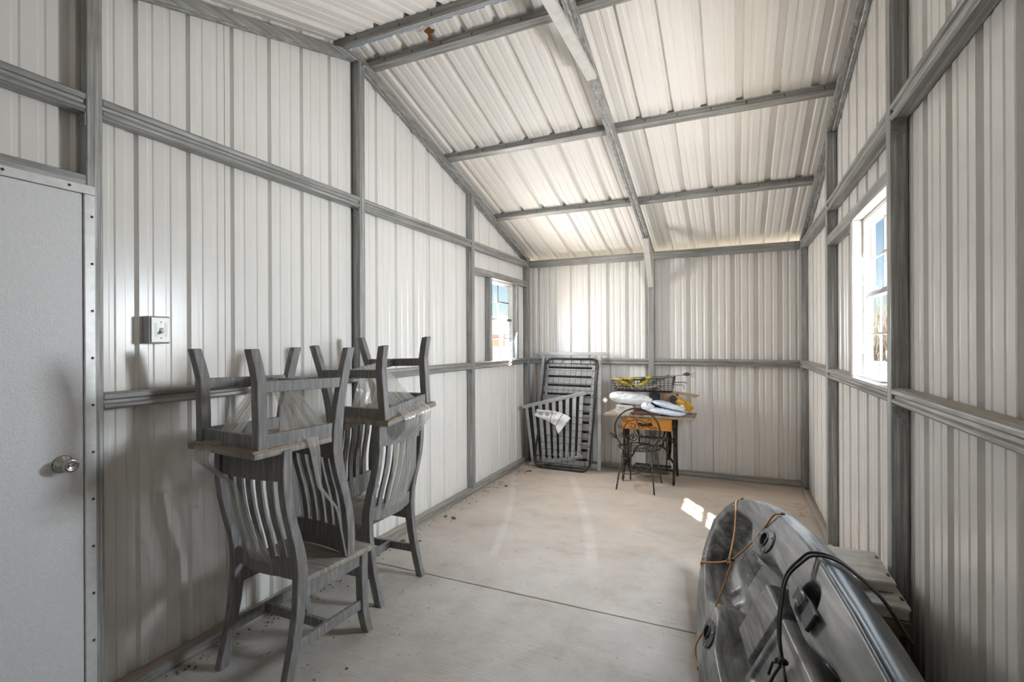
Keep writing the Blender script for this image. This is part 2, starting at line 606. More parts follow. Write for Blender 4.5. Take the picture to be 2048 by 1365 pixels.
# ---- back eave wall
wall_back = empty('wall_back', 'white ribbed steel eave wall behind the sewing table', 'wall', kind='structure')
plB = lambda s, off, z: (s, PB + off, z)
edges = [-2.40, -2.017, -1.129, -0.241, 0.647, 0.68]
for a, b in zip(edges, edges[1:]):
    if b - a < 0.1:
        b = 0.68
    sheet(wall_back, a, b, 0.222, -2.017, plB, lambda s: 0.0, lambda s: 2.47, M_PANEL)
mb = MB(); mb.mm(-0.885, -0.822, YB, PB - 0.002, 0.0, 2.50); mb.build('post', M_GZ, wall_back, 0.005)
for x0, x1 in ((PL + 0.066, -0.885), (-0.822, PR - 0.066)):
    mb = MB(); mb.extrude(GIRT, (x0, PB - 0.004, 1.203), (x1, PB - 0.004, 1.203), (0, -1.08, 0), (0, 0, 1)); mb.build('girt', M_GX, wall_back, 0.002)
    mb = MB(); mb.mm(x0, x1, YB, PB - 0.004, 2.385, 2.405); mb.mm(x0, x1, YB, YB + 0.006, 2.405, 2.462); mb.mm(x0, x1, YB, YB + 0.03, 2.462, 2.467)
    mb.build('eave_beam', M_GX, wall_back, 0.002)

# ---- front eave wall, behind the camera
wall_front = empty('wall_front', 'white ribbed steel front eave wall behind the camera', 'wall', kind='structure')
plF = lambda s, off, z: (s, PF - off, z)
for a, b in ((-2.40, -1.95), (-1.95, -1.04), (-1.04, -0.13), (-0.13, 0.68)):
    sheet(wall_front, a, b, 0.2286, -2.02, plF, lambda s: 0.0, lambda s: 2.47, M_PANEL)
mb = MB(); mb.mm(-0.885, -0.822, PF + 0.002, YF, 0, 2.45); mb.build('post', M_GZ, wall_front, 0.005)
mb = MB(); mb.mm(PL + 0.066, PR - 0.066, PF + 0.003, YF, 2.385, 2.465); mb.build('eave_beam', M_GX, wall_front, 0.004)

# ---- base rails
CH = [(0, 0), (0.066, 0), (0.066, 0.056), (0.058, 0.056), (0.052, 0.052), (0, 0.052)]
mb = MB(); mb.extrude(CH, (PL, 1.157, 0), (PL, PB - 0.03, 0), (1, 0, 0), (0, 0, 1)); tag(mb.build('baseboard_left', M_GY, None, 0.003), 'galvanised base rail along the left gable wall', 'base rail', kind='structure')
mb = MB(); mb.extrude(CH, (XL, PB, 0), (XR + 0.03, PB, 0), (0, -1, 0), (0, 0, 1)); tag(mb.build('baseboard_back', M_GX, None, 0.003), 'galvanised base rail along the back eave wall', 'base rail', kind='structure')
mb = MB(); mb.mm(XR - 0.002, XR + 0.026, -0.41, YB - 0.06, 0, 0.03); tag(mb.build('baseboard_right', M_GY, None, 0.004), 'narrow galvanised base rail beside the kayak wall', 'base rail', kind='structure')

# ---- ceiling: two slopes of ribbed sheets, rafters, purlins
ceiling = empty('ceiling', 'pitched white ribbed steel roof on galvanised rafters and purlins', 'ceiling', kind='structure')
ROFF = 0.105


def roof_place(side):
    def f(s, off, t):
        y = YR + side * (0.012 + t)
        n = Vector((0, side * SL, 1)).normalized()
        p = Vector((s, y, roof_z(y, ROFF))) + n * off
        return tuple(p)
    return f


edges = [-2.56, -2.254, -1.340, -0.425, 0.489, 0.80]
for side, ln in ((1, 3.34), (-1, 3.34)):
    for a, b in zip(edges, edges[1:]):
        sheet(ceiling, a, b, 0.2286, -2.254, roof_place(side), lambda s: 0.0, lambda s, l=ln: l, M_ROOF, name='roof_panel', deep=0.024)
# ridge cap on the near slope only, cut back for a daylight line, standing a little proud of the ribs
mb = MB()
mb.add([(-2.56, YR + 0.004, ZR + 0.160), (0.80, YR + 0.004, ZR + 0.160), (0.80, YR - 0.15, ZR + 0.112), (-2.56, YR - 0.15, ZR + 0.112)], [(0, 1, 2, 3)])
mb.build('ridge_cap', M_ROOF, ceiling)
ang = math.atan(SL)
for x0, x1 in ((PL + 0.002, XL), (-0.885, -0.822), (XR, PR - 0.002)):
    for side in (1, -1):
        y_end = (YB if side > 0 else YF) + side * 0.03
        hgt = 0.052
        gro = [(0, 0), (0.022, 0), (0.027, 0.006), (0.036, 0.006), (0.041, 0), (0.063, 0), (0.063, hgt), (0, hgt)]
        p0, p1 = (x0, YR, roof_z(YR)), (x0, y_end, roof_z(y_end))
        mb = MB(); mb.extrude(gro, p0, p1, ((x1 - x0) / 0.063, 0, 0), (0, 0, 1)); mb.build('rafter', M_GY, ceiling, 0.002)
PUR = [(-0.034, 0.0), (0.026, 0.0), (0.026, 0.045), (0.034, 0.050), (-0.040, 0.050), (-0.034, 0.045)]
screws = []
for side, ys in ((1, (2.805, 3.82, 4.815)), (-1, (2.535, 1.50, 0.50))):
    for y in ys:
        d = Vector((0, 1, -side * SL)).normalized()
        n = Vector((0, side * SL, 1)).normalized()
        base = Vector((0, y, roof_z(y, 0.053)))
        mb = MB(); mb.extrude(PUR, base + Vector((PL - 0.06, 0, 0)), base + Vector((PR + 0.06, 0, 0)), d, n)
        p = mb.build('purlin', M_GX, ceiling, 0.002)
        sc = MB()
        x = -2.2
        while x < 0.55:
            q = base + Vector((x, 0, 0)) + n * 0.022 + d * (-0.034)
            sc.tube([q + n * 0.012, q - Vector((0, 0.008, 0)) - n * 0.010], 0.003, 5)
            x += random.choice((0.2286, 0.2286, 0.34))
        so_ = sc.build('screw_tips', M_SCREW, p); so_['kind'] = 'stuff'
# collar tie below the ridge and knee brace at the back post
mb = MB(); mb.beam((-0.853, 2.10, 3.205), (-0.853, 3.205, 3.205), 0.066, 0.030); mb.build('collar_tie', M_PRIMER, ceiling, 0.003)
mb = MB(); mb.beam((-0.853, 5.33, 2.555), (-0.853, 5.705, 2.085), 0.060, 0.05, (0, -1, 0.3)); mb.build('knee_brace', M_PRIMER, ceiling, 0.003)
mb = MB(); mb.beam((-0.853, -0.03, 2.555), (-0.853, -0.40, 2.085), 0.060, 0.05, (0, 1, 0.3)); mb.build('knee_brace', M_PRIMER, ceiling, 0.003)


# ---- windows
def window(name, label, xg, sgn, op):
    """double-hung window in a gable wall; xg = plane of the frame, sgn = +1 when the room lies towards +x"""
    y0, y1, z0, z1 = op
    w = empty(name, label, 'window', (0, 0, 0), kind='structure')
    fr = MB()
    xa, xb = (xg - 0.012, xg + 0.03) if sgn > 0 else (xg - 0.03, xg + 0.012)
    t = 0.024
    fr.mm(xa, xb, y0, y0 + t, z0, z1); fr.mm(xa, xb, y1 - t, y1, z0, z1)
    fr.mm(xa, xb, y0 + t, y1 - t, z1 - t, z1); fr.mm(xa, xb, y0 + t, y1 - t, z0, z0 + t)
    fr.build('window_frame', M_WHITE_VINYL, w, 0.002)
    zm = (z0 + z1) / 2 + 0.012
    for k, (za, zb, dx) in enumerate(((z0 + t, zm, sgn * 0.008), (zm, z1 - t, -sgn * 0.012))):
        s = MB()
        x0_, x1_ = xg + dx - 0.009, xg + dx + 0.009
        r = 0.013
        ya, yb = y0 + t, y1 - t
        s.mm(x0_, x1_, ya, ya + r, za, zb); s.mm(x0_, x1_, yb - r, yb, za, zb)
        s.mm(x0_, x1_, ya + r, yb - r, zb - r, zb); s.mm(x0_, x1_, ya + r, yb - r, za, za + r)
        so2 = s.build('sash', M_WHITE_VINYL, w, 0.002)
        mu = MB()
        ym, zmm = (ya + yb) / 2, (za + zb) / 2
        mu.mm(xg + dx - 0.005, xg + dx + 0.005, ym - 0.0055, ym + 0.0055, za + r, zb - r)
        mu.build('muntin', M_BRONZE, so2)
        for q0, q1 in ((ya + r, ym - 0.0055), (ym + 0.0055, yb - r)):
            mu = MB(); mu.mm(xg + dx - 0.005, xg + dx + 0.005, q0, q1, zmm - 0.0055, zmm + 0.0055); mu.build('muntin', M_BRONZE, so2)
            for h0, h1 in ((za + r, zmm - 0.0055), (zmm + 0.0055, zb - r)):
                pn = MB(); pn.mm(xg + dx - 0.0015, xg + dx + 0.0015, q0, q1, h0, h1); pn.build('pane', M_GLASS, so2)
    mr = MB(); mr.mm(xg - 0.018, xg + 0.022 * 1, y0 + t, y1 - t, zm - 0.014, zm + 0.014); mr.build('meeting_rail', M_BRONZE, w, 0.002)
    lk = MB(); lk.box((xg + sgn * 0.03, (y0 + y1) / 2, zm + 0.018), (0.014, 0.05, 0.012)); lk.build('sash_lock', M_WHITE_VINYL, w, 0.002)
    sl_ = MB(); sl_.mm(xg + min(0, sgn * 0.066), xg + max(0, sgn * 0.066), y0 + 0.004, y1 - 0.004, z0 - 0.004, z0 + 0.012); sl_.build('sill', M_WHITE_VINYL, w, 0.003)
    return w


window('window_1', 'double-hung window with red barn view in the left gable wall', PL - 0.02, 1, WIN_L)
window('window_2', 'sunlit double-hung window with blue sky in the right gable wall', PR + 0.02, -1, WIN_R)

def smooth_path(P, k=5):
    P = [Vector(p) for p in P]
    Q = [P[0]] + P + [P[-1]]
    out = []
    for i in range(1, len(Q) - 2):
        a, b, c, d = Q[i - 1], Q[i], Q[i + 1], Q[i + 2]
        for j in range(k):
            t = j / k
            out.append(0.5 * ((2 * b) + (c - a) * t + (2 * a - 5 * b + 4 * c - d) * t * t + (3 * b - a - 3 * c + d) * t ** 3))
    return out + [P[-1]]


# ------------------------------------------------------------------ more materials
def wood_paint():
    m, nt, b, out = new_mat('weathered_grey_paint')
    g = noise(nt, (70, 70, 7), 5, 0.65)
    n2 = noise(nt, 9.0, 5, 0.6)
    col = ramp(nt, g, [(0.28, (0.115, 0.11, 0.107)), (0.55, (0.205, 0.197, 0.192)), (0.75, (0.34, 0.33, 0.32))])
    col = mixc(nt, ramp(nt, n2, [(0.55, (0, 0, 0)), (0.80, (0.55, 0.55, 0.55))]), col, (0.20, 0.165, 0.13))
    nt.links.new(col, b.inputs['Base Color'])
    b.inputs['Roughness'].default_value = 0.62
    add_bump(nt, b, g, 0.25, 0.003)
    return m


M_GREYWOOD = wood_paint()
M_SEAT = mat('worn_seat_wood', (0.19, 0.165, 0.145), (0.33, 0.295, 0.26), (8, 50, 8), rough=0.6, bump=0.15, bscale=(8, 60, 8))
M_RAWWOOD = mat('bare_wood_edge', (0.20, 0.145, 0.095), (0.31, 0.24, 0.17), (20, 60, 20), rough=0.7)


def film_mat():
    m = bpy.data.materials.new('stretch_film')
    m.use_nodes = True
    nt = m.node_tree
    for n in list(nt.nodes):
        nt.nodes.remove(n)
    out = nt.nodes.new('ShaderNodeOutputMaterial')
    tr = nt.nodes.new('ShaderNodeBsdfTransparent')
    tr.inputs[0].default_value = (0.97, 0.965, 0.95, 1)
    df = nt.nodes.new('ShaderNodeBsdfTranslucent')
    df.inputs[0].default_value = (0.80, 0.78, 0.73, 1)
    d2 = nt.nodes.new('ShaderNodeBsdfDiffuse')
    d2.inputs[0].default_value = (0.72, 0.70, 0.65, 1)
    gl = nt.nodes.new('ShaderNodeBsdfGlossy')
    gl.inputs['Roughness'].default_value = 0.12
    uv = nt.nodes.new('ShaderNodeUVMap')
    mp = nt.nodes.new('ShaderNodeMapping')
    mp.inputs['Scale'].default_value = (34, 1.3, 1)
    nt.links.new(uv.outputs[0], mp.inputs[0])
    nz = nt.nodes.new('ShaderNodeTexNoise')
    nz.inputs['Scale'].default_value = 1.0
    nz.inputs['Detail'].default_value = 4
    nz.inputs['Roughness'].default_value = 0.7
    nt.links.new(mp.outputs[0], nz.inputs['Vector'])
    bp = nt.nodes.new('ShaderNodeBump')
    bp.inputs['Strength'].default_value = 0.5
    bp.inputs['Distance'].default_value = 0.01
    nt.links.new(nz.outputs[0], bp.inputs['Height'])
    nt.links.new(bp.outputs[0], gl.inputs['Normal'])
    a1 = nt.nodes.new('ShaderNodeMixShader'); a1.inputs[0].default_value = 0.5
    nt.links.new(df.outputs[0], a1.inputs[1]); nt.links.new(d2.outputs[0], a1.inputs[2])
    a2 = nt.nodes.new('ShaderNodeMixShader')
    nt.links.new(ramp(nt, nz.outputs[0], [(0.36, (0.20,) * 3), (0.64, (0.80,) * 3)]), a2.inputs[0])
    nt.links.new(tr.outputs[0], a2.inputs[1]); nt.links.new(a1.outputs[0], a2.inputs[2])
    a3 = nt.nodes.new('ShaderNodeMixShader'); a3.inputs[0].default_value = 0.11
    nt.links.new(a2.outputs[0], a3.inputs[1]); nt.links.new(gl.outputs[0], a3.inputs[2])
    nt.links.new(a3.outputs[0], out.inputs[0])
    return m


M_FILM = film_mat()

# ------------------------------------------------------------------ dining chairs in two stacks
SEAT_Z, TOP_Z = 0.44, 1.02
POST = [(0.0, 0.272), (0.08, 0.250), (0.18, 0.225), (0.28, 0.205), (0.38, 0.192), (0.47, 0.188), (0.54, 0.195), (0.62, 0.214),
        (0.70, 0.238), (0.78, 0.256), (0.86, 0.266), (0.94, 0.268), (1.02, 0.264)]


def post_y(z):
    for (a, ya), (b, yb) in zip(POST, POST[1:]):
        if a <= z <= b:
            return ya + (yb - ya) * (z - a) / (b - a)
    return POST[-1][1]


def loft_z(mb, path, w, d):
    """rectangular bar swept through (x, y, z) centres with widths w (x) and depth d (y)"""
    vs, fs = [], []
    for i, (x, y, z) in enumerate(path):
        ww = w[i] if isinstance(w, (list, tuple)) else w
        dd = d[i] if isinstance(d, (list, tuple)) else d
        vs += [(x - ww / 2, y - dd / 2, z), (x + ww / 2, y - dd / 2, z), (x + ww / 2, y + dd / 2, z), (x - ww / 2, y + dd / 2, z)]
    n = len(path)
    for i in range(n - 1):
        for k in range(4):
            k2 = (k + 1) % 4
            fs.append((i * 4 + k, i * 4 + k2, i * 4 + 4 + k2, i * 4 + 4 + k))
    fs += [(3, 2, 1, 0), tuple((n - 1) * 4 + k for k in range(4))]
    mb.add(vs, fs)


def bowed_rail(mb, z0, z1, x0, x1, th, bow, yoff=0.0, zbow=0.0):
    n = 8
    vs, fs = [], []
    for i in range(n + 1):
        x = x0 + (x1 - x0) * i / n
        q = 1 - (2 * i / n - 1) ** 2
        for zz, low in ((z0, 1), (z1, 0)):
            y = post_y(zz) + yoff + bow * q
            zz2 = zz - (zbow * q if low else 0)
            vs += [(x, y - th / 2, zz2), (x, y + th / 2, zz2)]
    for i in range(n):
        a, b = i * 4, i * 4 + 4
        fs += [(a, b, b + 2, a + 2), (a + 1, a + 3, b + 3, b + 1), (a, a + 1, b + 1, b), (a + 2, b + 2, b + 3, a + 3)]
    fs += [(0, 2, 3, 1), (n * 4, n * 4 + 1, n * 4 + 3, n * 4 + 2)]
    mb.add(vs, fs, False)


def make_chair():
    t = bpy.data.objects.new('dining_chair', None)
    COL.objects.link(t)
    HX = 0.198
    for s in (-1, 1):
        mb = MB()
        loft_z(mb, [(s * HX, y, z) for z, y in POST], 0.036, [0.046] * 3 + [0.050, 0.054, 0.056, 0.054, 0.050] + [0.046] * 5)
        mb.build('back_leg', M_GREYWOOD, t, 0.004)
        mb = MB()
        loft_z(mb, [(s * 0.206, -0.232, 0.0), (s * 0.204, -0.213, 0.07), (s * 0.203, -0.200, 0.13), (s * 0.202, -0.196, 0.30), (s * 0.202, -0.196, SEAT_Z - 0.02)], 0.044, [0.040, 0.042, 0.044, 0.044, 0.044])
        mb.build('front_leg', M_GREYWOOD, t, 0.004)
        mb = MB(); mb.beam((s * 0.203, -0.196, 0.155), (s * 0.200, 0.226, 0.165), 0.022, 0.046); mb.build('side_stretcher', M_GREYWOOD, t, 0.003)
        mb = MB(); mb.beam((s * 0.200, -0.18, 0.385), (s * 0.196, 0.19, 0.385), 0.022, 0.066); mb.build('side_apron', M_GREYWOOD, t, 0.003)
    mb = MB(); mb.beam((-0.203, 0.03, 0.160), (0.203, 0.03, 0.160), 0.022, 0.044); mb.build('cross_stretcher', M_GREYWOOD, t, 0.003)
    mb = MB(); mb.beam((-0.18, -0.198, 0.385), (0.18, -0.198, 0.385), 0.022, 0.066); mb.build('front_apron', M_GREYWOOD, t, 0.003)
    # saddled plank seat
    P = []
    for j in range(13):
        row = []
        for i in range(13):
            y = -0.245 + 0.405 * i / 12
            x = (0.240 - 0.030 * i / 12) * (j / 6 - 1)
            dip = 0.010 * (1 - (j / 6 - 1) ** 2) * math.sin(math.pi * min(1, i / 10))
            row.append((x, y, SEAT_Z - dip))
        P.append(row)
    mb = MB(); mb.grid(P, True, 0.024)
    mb.build('seat', M_SEAT, t, 0.003)
    mb = MB()
    E1 = [(-0.232, -0.247), (0.232, -0.247), (0.206, 0.158), (-0.206, 0.158)]
    mb.add([(x, y, SEAT_Z - 0.0245) for x, y in E1] + [(x * 0.985, y * 0.985, SEAT_Z - 0.032) for x, y in E1],
           [(0, 1, 2, 3), (7, 6, 5, 4), (0, 4, 5, 1), (1, 5, 6, 2), (2, 6, 7, 3), (3, 7, 4, 0)])
    mb.build('seat_edge', M_RAWWOOD, t)
    mb = MB(); bowed_rail(mb, 0.885, 1.005, -0.182, 0.182, 0.024, 0.020); mb.build('top_rail', M_GREYWOOD, t, 0.004)
    mb = MB(); bowed_rail(mb, 0.455, 0.530, -0.182, 0.182, 0.022, 0.012, zbow=0.018); mb.build('lower_rail', M_GREYWOOD, t, 0.003)
    for k in range(5):
        x = -0.118 + 0.059 * k
        q = 1 - (x / 0.182) ** 2
        zs = [0.520 + (0.895 - 0.520) * i / 9 for i in range(10)]
        mb = MB()
        loft_z(mb, [(x, post_y(z) + 0.015 * q, z) for z in zs], 0.034, 0.013)
        mb.build('slat', M_GREYWOOD, t, 0.002)
    return t


chair = make_chair()
INV = Matrix.Rotation(math.pi, 4, 'Y')                      # upside down, keeping front and back


def put(c, loc, rz, inverted=False, tilt=None):
    M = Matrix.Translation(loc) @ Matrix.Rotation(math.radians(rz), 4, 'Z')
    if tilt is not None:
        M = M @ tilt
    if inverted:
        M = M @ INV
    c.matrix_world = M
    return c


GRP = 'grey dining chairs stacked by the left wall'
chA = put(chair, (-1.928, 1.785, 0.0), 180)
tag(chA, 'upright grey slat-back dining chair on the floor nearest the white door', 'chair', GRP)
chA2 = put(copy_tree(chair), (-1.940, 1.635, 1.447), -5.5, True)
tag(chA2, 'upside-down grey chair with film tent, stacked nearest the white door', 'chair', GRP)
chB = put(copy_tree(chair), (-2.085, 2.425, 0.0), -90)
tag(chB, 'upright grey slat-back chair whose back faces the open floor', 'chair', GRP)
chB2 = put(copy_tree(chair), (-1.955, 2.36, 1.478), 90, True, Matrix.Rotation(math.radians(-7.0), 4, 'Y'))
tag(chB2, 'tilted upside-down grey chair stacked farther from the white door', 'chair', GRP)


# stretch film: ruled sheets between two polylines, with wrinkles along the pull
def film(mb_list, A, B, n=14, m=18, amp=0.006, seed=0):
    """A, B: polylines (list of points) giving the two long edges"""
    rnd = random.Random(seed)
    ph = [rnd.uniform(0, 6.3) for _ in range(4)]

    def samp(L, t):
        L = [Vector(p) for p in L]
        ds = [0]
        for a, b in zip(L, L[1:]):
            ds.append(ds[-1] + (b - a).length)
        s = t * ds[-1]
        for i in range(len(L) - 1):
            if s <= ds[i + 1] + 1e-9:
                return L[i].lerp(L[i + 1], (s - ds[i]) / max(ds[i + 1] - ds[i], 1e-9))
        return L[-1]
    P = []
    for i in range(m + 1):
        t = i / m
        a, b = samp(A, t), samp(B, t)
        nrm = (b - a).cross(samp(A, min(1, t + .05)) - samp(A, max(0, t - .05)))
        nrm = nrm.normalized() if nrm.length > 1e-9 else Vector((0, 0, 1))
        row = []
        for j in range(n + 1):
            s = j / n
            w = amp * (math.sin(9 * s * 3.1 + ph[0] + 2 * t) + 0.6 * math.sin(21 * s + ph[1] - 3 * t)) * math.sin(math.pi * min(1, max(0.05, s)))
            row.append(a.lerp(b, s) + nrm * w)
        P.append(row)
    mb_list.append(P)


def build_film(grids, name, label):
    verts, faces, uvs = [], [], []
    for P in grids:
        ni, nj = len(P), len(P[0])
        b = len(verts)
        verts += [tuple(p) for r in P for p in r]
        for i in range(ni - 1):
            for j in range(nj - 1):
                faces.append((b + i * nj + j, b + i * nj + j + 1, b + (i + 1) * nj + j + 1, b + (i + 1) * nj + j))
                uvs += [(j / (nj - 1), i / (ni - 1)), ((j + 1) / (nj - 1), i / (ni - 1)), ((j + 1) / (nj - 1), (i + 1) / (ni - 1)), (j / (nj - 1), (i + 1) / (ni - 1))]
    me = bpy.data.meshes.new(name)
    me.from_pydata(verts, [], faces)
    lay = me.uv_layers.new(name='UVMap')
    for k, uv in enumerate(uvs):
        lay.data[k].uv = uv
    for p in me.polygons:
        p.use_smooth = True
    me.materials.append(M_FILM)
    o = bpy.data.objects.new(name, me)
    COL.objects.link(o)
    return tag(o, label, 'plastic film')


def W(c, p):
    return c.matrix_world @ Vector(p)


bpy.context.view_layer.update()
g = []
a = chA2
ST = 0.138                                   # height of film on the stretcher (chair local)
# over the seat underside, from the cross stretcher down to the near seat edge, and on down the back of the upright chair
film(g, [W(a, (0.13, 0.02, ST)), W(a, (0.16, -0.14, 0.36)), W(a, (0.175, -0.258, 0.425)), W(a, (0.170, -0.262, 0.475)), (-2.075, 1.49, 0.86), (-2.055, 1.505, 0.70), (-2.00, 1.565, 0.50)],
     [W(a, (0.0, 0.02, ST)), W(a, (0.02, -0.14, 0.36)), W(a, (0.04, -0.258, 0.425)), W(a, (0.055, -0.262, 0.475)), (-1.985, 1.485, 0.86), (-1.915, 1.505, 0.70), (-1.85, 1.565, 0.50)], 16, 30, 0.004, 1)
# tent over to the far right corner of the seat
film(g, [W(a, (-0.05, 0.045, ST)), W(a, (-0.13, 0.10, 0.27)), W(a, (-0.20, 0.17, 0.40))],
     [W(a, (0.10, 0.045, ST)), W(a, (-0.02, 0.02, 0.27)), W(a, (-0.12, -0.05, 0.40))], 16, 16, 0.004, 2)
film(g, [W(a, (-0.02, 0.02, ST)), W(a, (-0.02, -0.08, 0.27)), W(a, (0.0, -0.20, 0.415))],
     [W(a, (0.12, 0.03, ST)), W(a, (0.19, -0.02, 0.27)), W(a, (0.21, -0.12, 0.41))], 16, 16, 0.004, 3)
# loose tail hanging over the right edge of the seat
film(g, [W(a, (-0.222, 0.01, 0.395)), W(a, (-0.245, 0.01, 0.45)), W(a, (-0.243, 0.05, 0.62)), (-1.69, 1.77, 0.70), (-1.69, 1.83, 0.455)],
     [W(a, (-0.222, 0.07, 0.395)), W(a, (-0.244, 0.065, 0.45)), W(a, (-0.243, 0.072, 0.62)), (-1.69, 1.785, 0.70), (-1.69, 1.84, 0.455)], 6, 20, 0.003, 4)
build_film(g, 'stretch_film', 'crinkled clear plastic film over the chair stack nearest the door')
g = []
b2 = chB2
film(g, [W(b2, (0.09, 0.02, ST)), W(b2, (0.10, -0.14, 0.34)), W(b2, (0.11, -0.262, 0.42)), W(b2, (0.11, -0.264, 0.48)), (-1.795, 2.335, 0.90), (-1.80, 2.33, 0.70), (-1.86, 2.33, 0.50)],
     [W(b2, (-0.07, 0.02, ST)), W(b2, (-0.12, -0.14, 0.34)), W(b2, (-0.15, -0.262, 0.42)), W(b2, (-0.15, -0.264, 0.48)), (-1.795, 2.56, 0.90), (-1.80, 2.56, 0.70), (-1.86, 2.53, 0.50)], 16, 30, 0.004, 5)
film(g, [W(b2, (0.09, 0.03, ST)), W(b2, (0.17, 0.02, 0.27)), W(b2, (0.21, 0.05, 0.41))],
     [W(b2, (-0.07, 0.03, ST)), W(b2, (0.05, -0.10, 0.27)), W(b2, (0.21, -0.15, 0.41))], 14, 14, 0.004, 6)
build_film(g, 'stretch_film', 'crinkled clear plastic film over the farther chair stack')

# ------------------------------------------------------------------ door in the left wall
M_DOOR = mat('embossed_white_door', (0.66, 0.66, 0.675), (0.70, 0.70, 0.71), 60.0, rough=0.42, bump=0.22, bscale=170.0)
M_TRIM = mat('thin_white_trim', (0.60, 0.60, 0.59), (0.68, 0.68, 0.67), 30.0, rough=0.4, metal=0.2)
M_NICKEL = mat('satin_nickel', (0.46, 0.44, 0.42), rough=0.22, metal=1.0)
M_BLACK = mat('black_plastic', (0.018, 0.018, 0.02), (0.03, 0.03, 0.032), 30.0, rough=0.45)
door = empty('door_1', 'white embossed door with a satin nickel knob beside the stacked chairs', 'door', (PL, 0.19, 0), kind='structure')
door.matrix_world = Matrix.Identity(4)
mb = MB(); mb.mm(PL - 0.01, XL + 0.004, 0.2065, 1.0855, 0.003, 2.0556); mb.build('door_slab', M_DOOR, door, 0.003)
tr = MB()
tr.mm(XL + 0.0005, XL + 0.012, 1.086, 1.124, 0.0, 2.056)
tr.mm(XL + 0.0005, XL + 0.012, 0.17, 0.205, 0.0, 2.056)
tr.mm(XL + 0.0005, XL + 0.012, 0.17, 1.124, 2.0565, 2.092)
tro = tr.build('door_trim', M_TRIM, door, 0.003)
for k in range(11):
    mb = MB(); mb.lathe([(0.005, 0), (0.005, 0.002), (0.002, 0.004)], (XL + 0.012, 1.112, 0.12 + k * 0.185), (1, 0, 0), 8, False)
    mb.build('screw', M_SCREW, tro)
for k in range(5):
    mb = MB(); mb.lathe([(0.005, 0), (0.005, 0.002), (0.002, 0.004)], (XL + 0.012, 0.28 + k * 0.19, 2.076), (1, 0, 0), 8, False)
    mb.build('screw', M_SCREW, tro)
kc = (XL + 0.004, 1.018, 1.018)
mb = MB(); mb.lathe([(0.033, 0), (0.033, 0.004), (0.030, 0.010), (0.017, 0.016), (0.012, 0.022), (0.012, 0.034)], kc, (1, 0, 0), 28)
kb = mb.build('knob', M_NICKEL, door)
mb = MB(); mb.lathe([(0.012, 0.030), (0.017, 0.036), (0.024, 0.046), (0.0265, 0.056), (0.024, 0.064), (0.018, 0.067), (0.013, 0.063), (0.011, 0.062)], kc, (1, 0, 0), 28)
mb.build('knob_head', M_NICKEL, kb)
mb = MB(); mb.box((kc[0] + 0.068, kc[1], kc[2]), (0.008, 0.016, 0.005)); mb.build('thumb_turn', M_NICKEL, kb, 0.002)
mb = MB(); mb.lathe([(0.004, 0), (0.004, 0.002)], (kc[0] + 0.0105, kc[1] - 0.023, kc[2] - 0.003), (1, -0.2, 0), 8); mb.build('release_hole', M_BLACK, kb)

# ------------------------------------------------------------------ wall switch box
M_GREYPLASTIC = mat('grey_plastic_box', (0.28, 0.28, 0.285), (0.33, 0.33, 0.335), 20.0, rough=0.5)
M_WHITEPLASTIC = mat('white_plastic', (0.86, 0.86, 0.85), rough=0.35)
M_PLATE_INSET = mat('cream_plastic', (0.78, 0.78, 0.75), rough=0.4)
sw = empty('light_switch', 'grey surface box with white switch plate on the left wall', 'light switch', (PL, 1.38, 1.53))
sw.matrix_world = Matrix.Identity(4)
mb = MB(); mb.mm(PL + 0.001, PL + 0.046, 1.334, 1.426, 1.470, 1.592); mb.build('switch_box', M_GREYPLASTIC, sw, 0.004)
mb = MB(); mb.mm(PL + 0.0462, PL + 0.052, 1.343, 1.421, 1.476, 1.586); pl_ = mb.build('switch_plate', M_WHITEPLASTIC, sw, 0.002)
for y0, y1 in ((1.357, 1.368), (1.399, 1.410)):
    mb = MB(); mb.mm(PL + 0.052, PL + 0.0528, y0, y1, 1.500, 1.562); mb.build('plate_inset', M_PLATE_INSET, pl_)
mb = MB(); mb.mm(PL + 0.052, PL + 0.0530, 1.376, 1.392, 1.515, 1.540); mb.build('switch_slot', M_GREYPLASTIC, pl_)
mb = MB(); mb.extrude([(0, 0), (0.020, -0.012), (0.020, -0.004), (0, 0.010)], (PL + 0.052, 1.379, 1.524), (PL + 0.052, 1.389, 1.524), (1, 0, 0), (0, 0, 1)); mb.build('toggle', M_WHITEPLASTIC, pl_)
for z in (1.495, 1.566):
    mb = MB(); mb.lathe([(0.003, 0), (0.003, 0.001)], (PL + 0.052, 1.384, z), (1, 0, 0), 8); mb.build('screw', M_GREYPLASTIC, pl_)

# ------------------------------------------------------------------ crib parts and bed spring in the back corner
M_GREYPAINT = mat('pale_grey_painted_wood', (0.33, 0.325, 0.315), (0.42, 0.415, 0.40), (14, 14, 30), rough=0.55, bump=0.1)
M_BLACKSTEEL = mat('black_enamel_steel', (0.022, 0.022, 0.024), (0.05, 0.047, 0.045), 30.0, rough=0.4, metal=0.5)


def lerp3(a, b, t):
    return Vector(a).lerp(Vector(b), t)


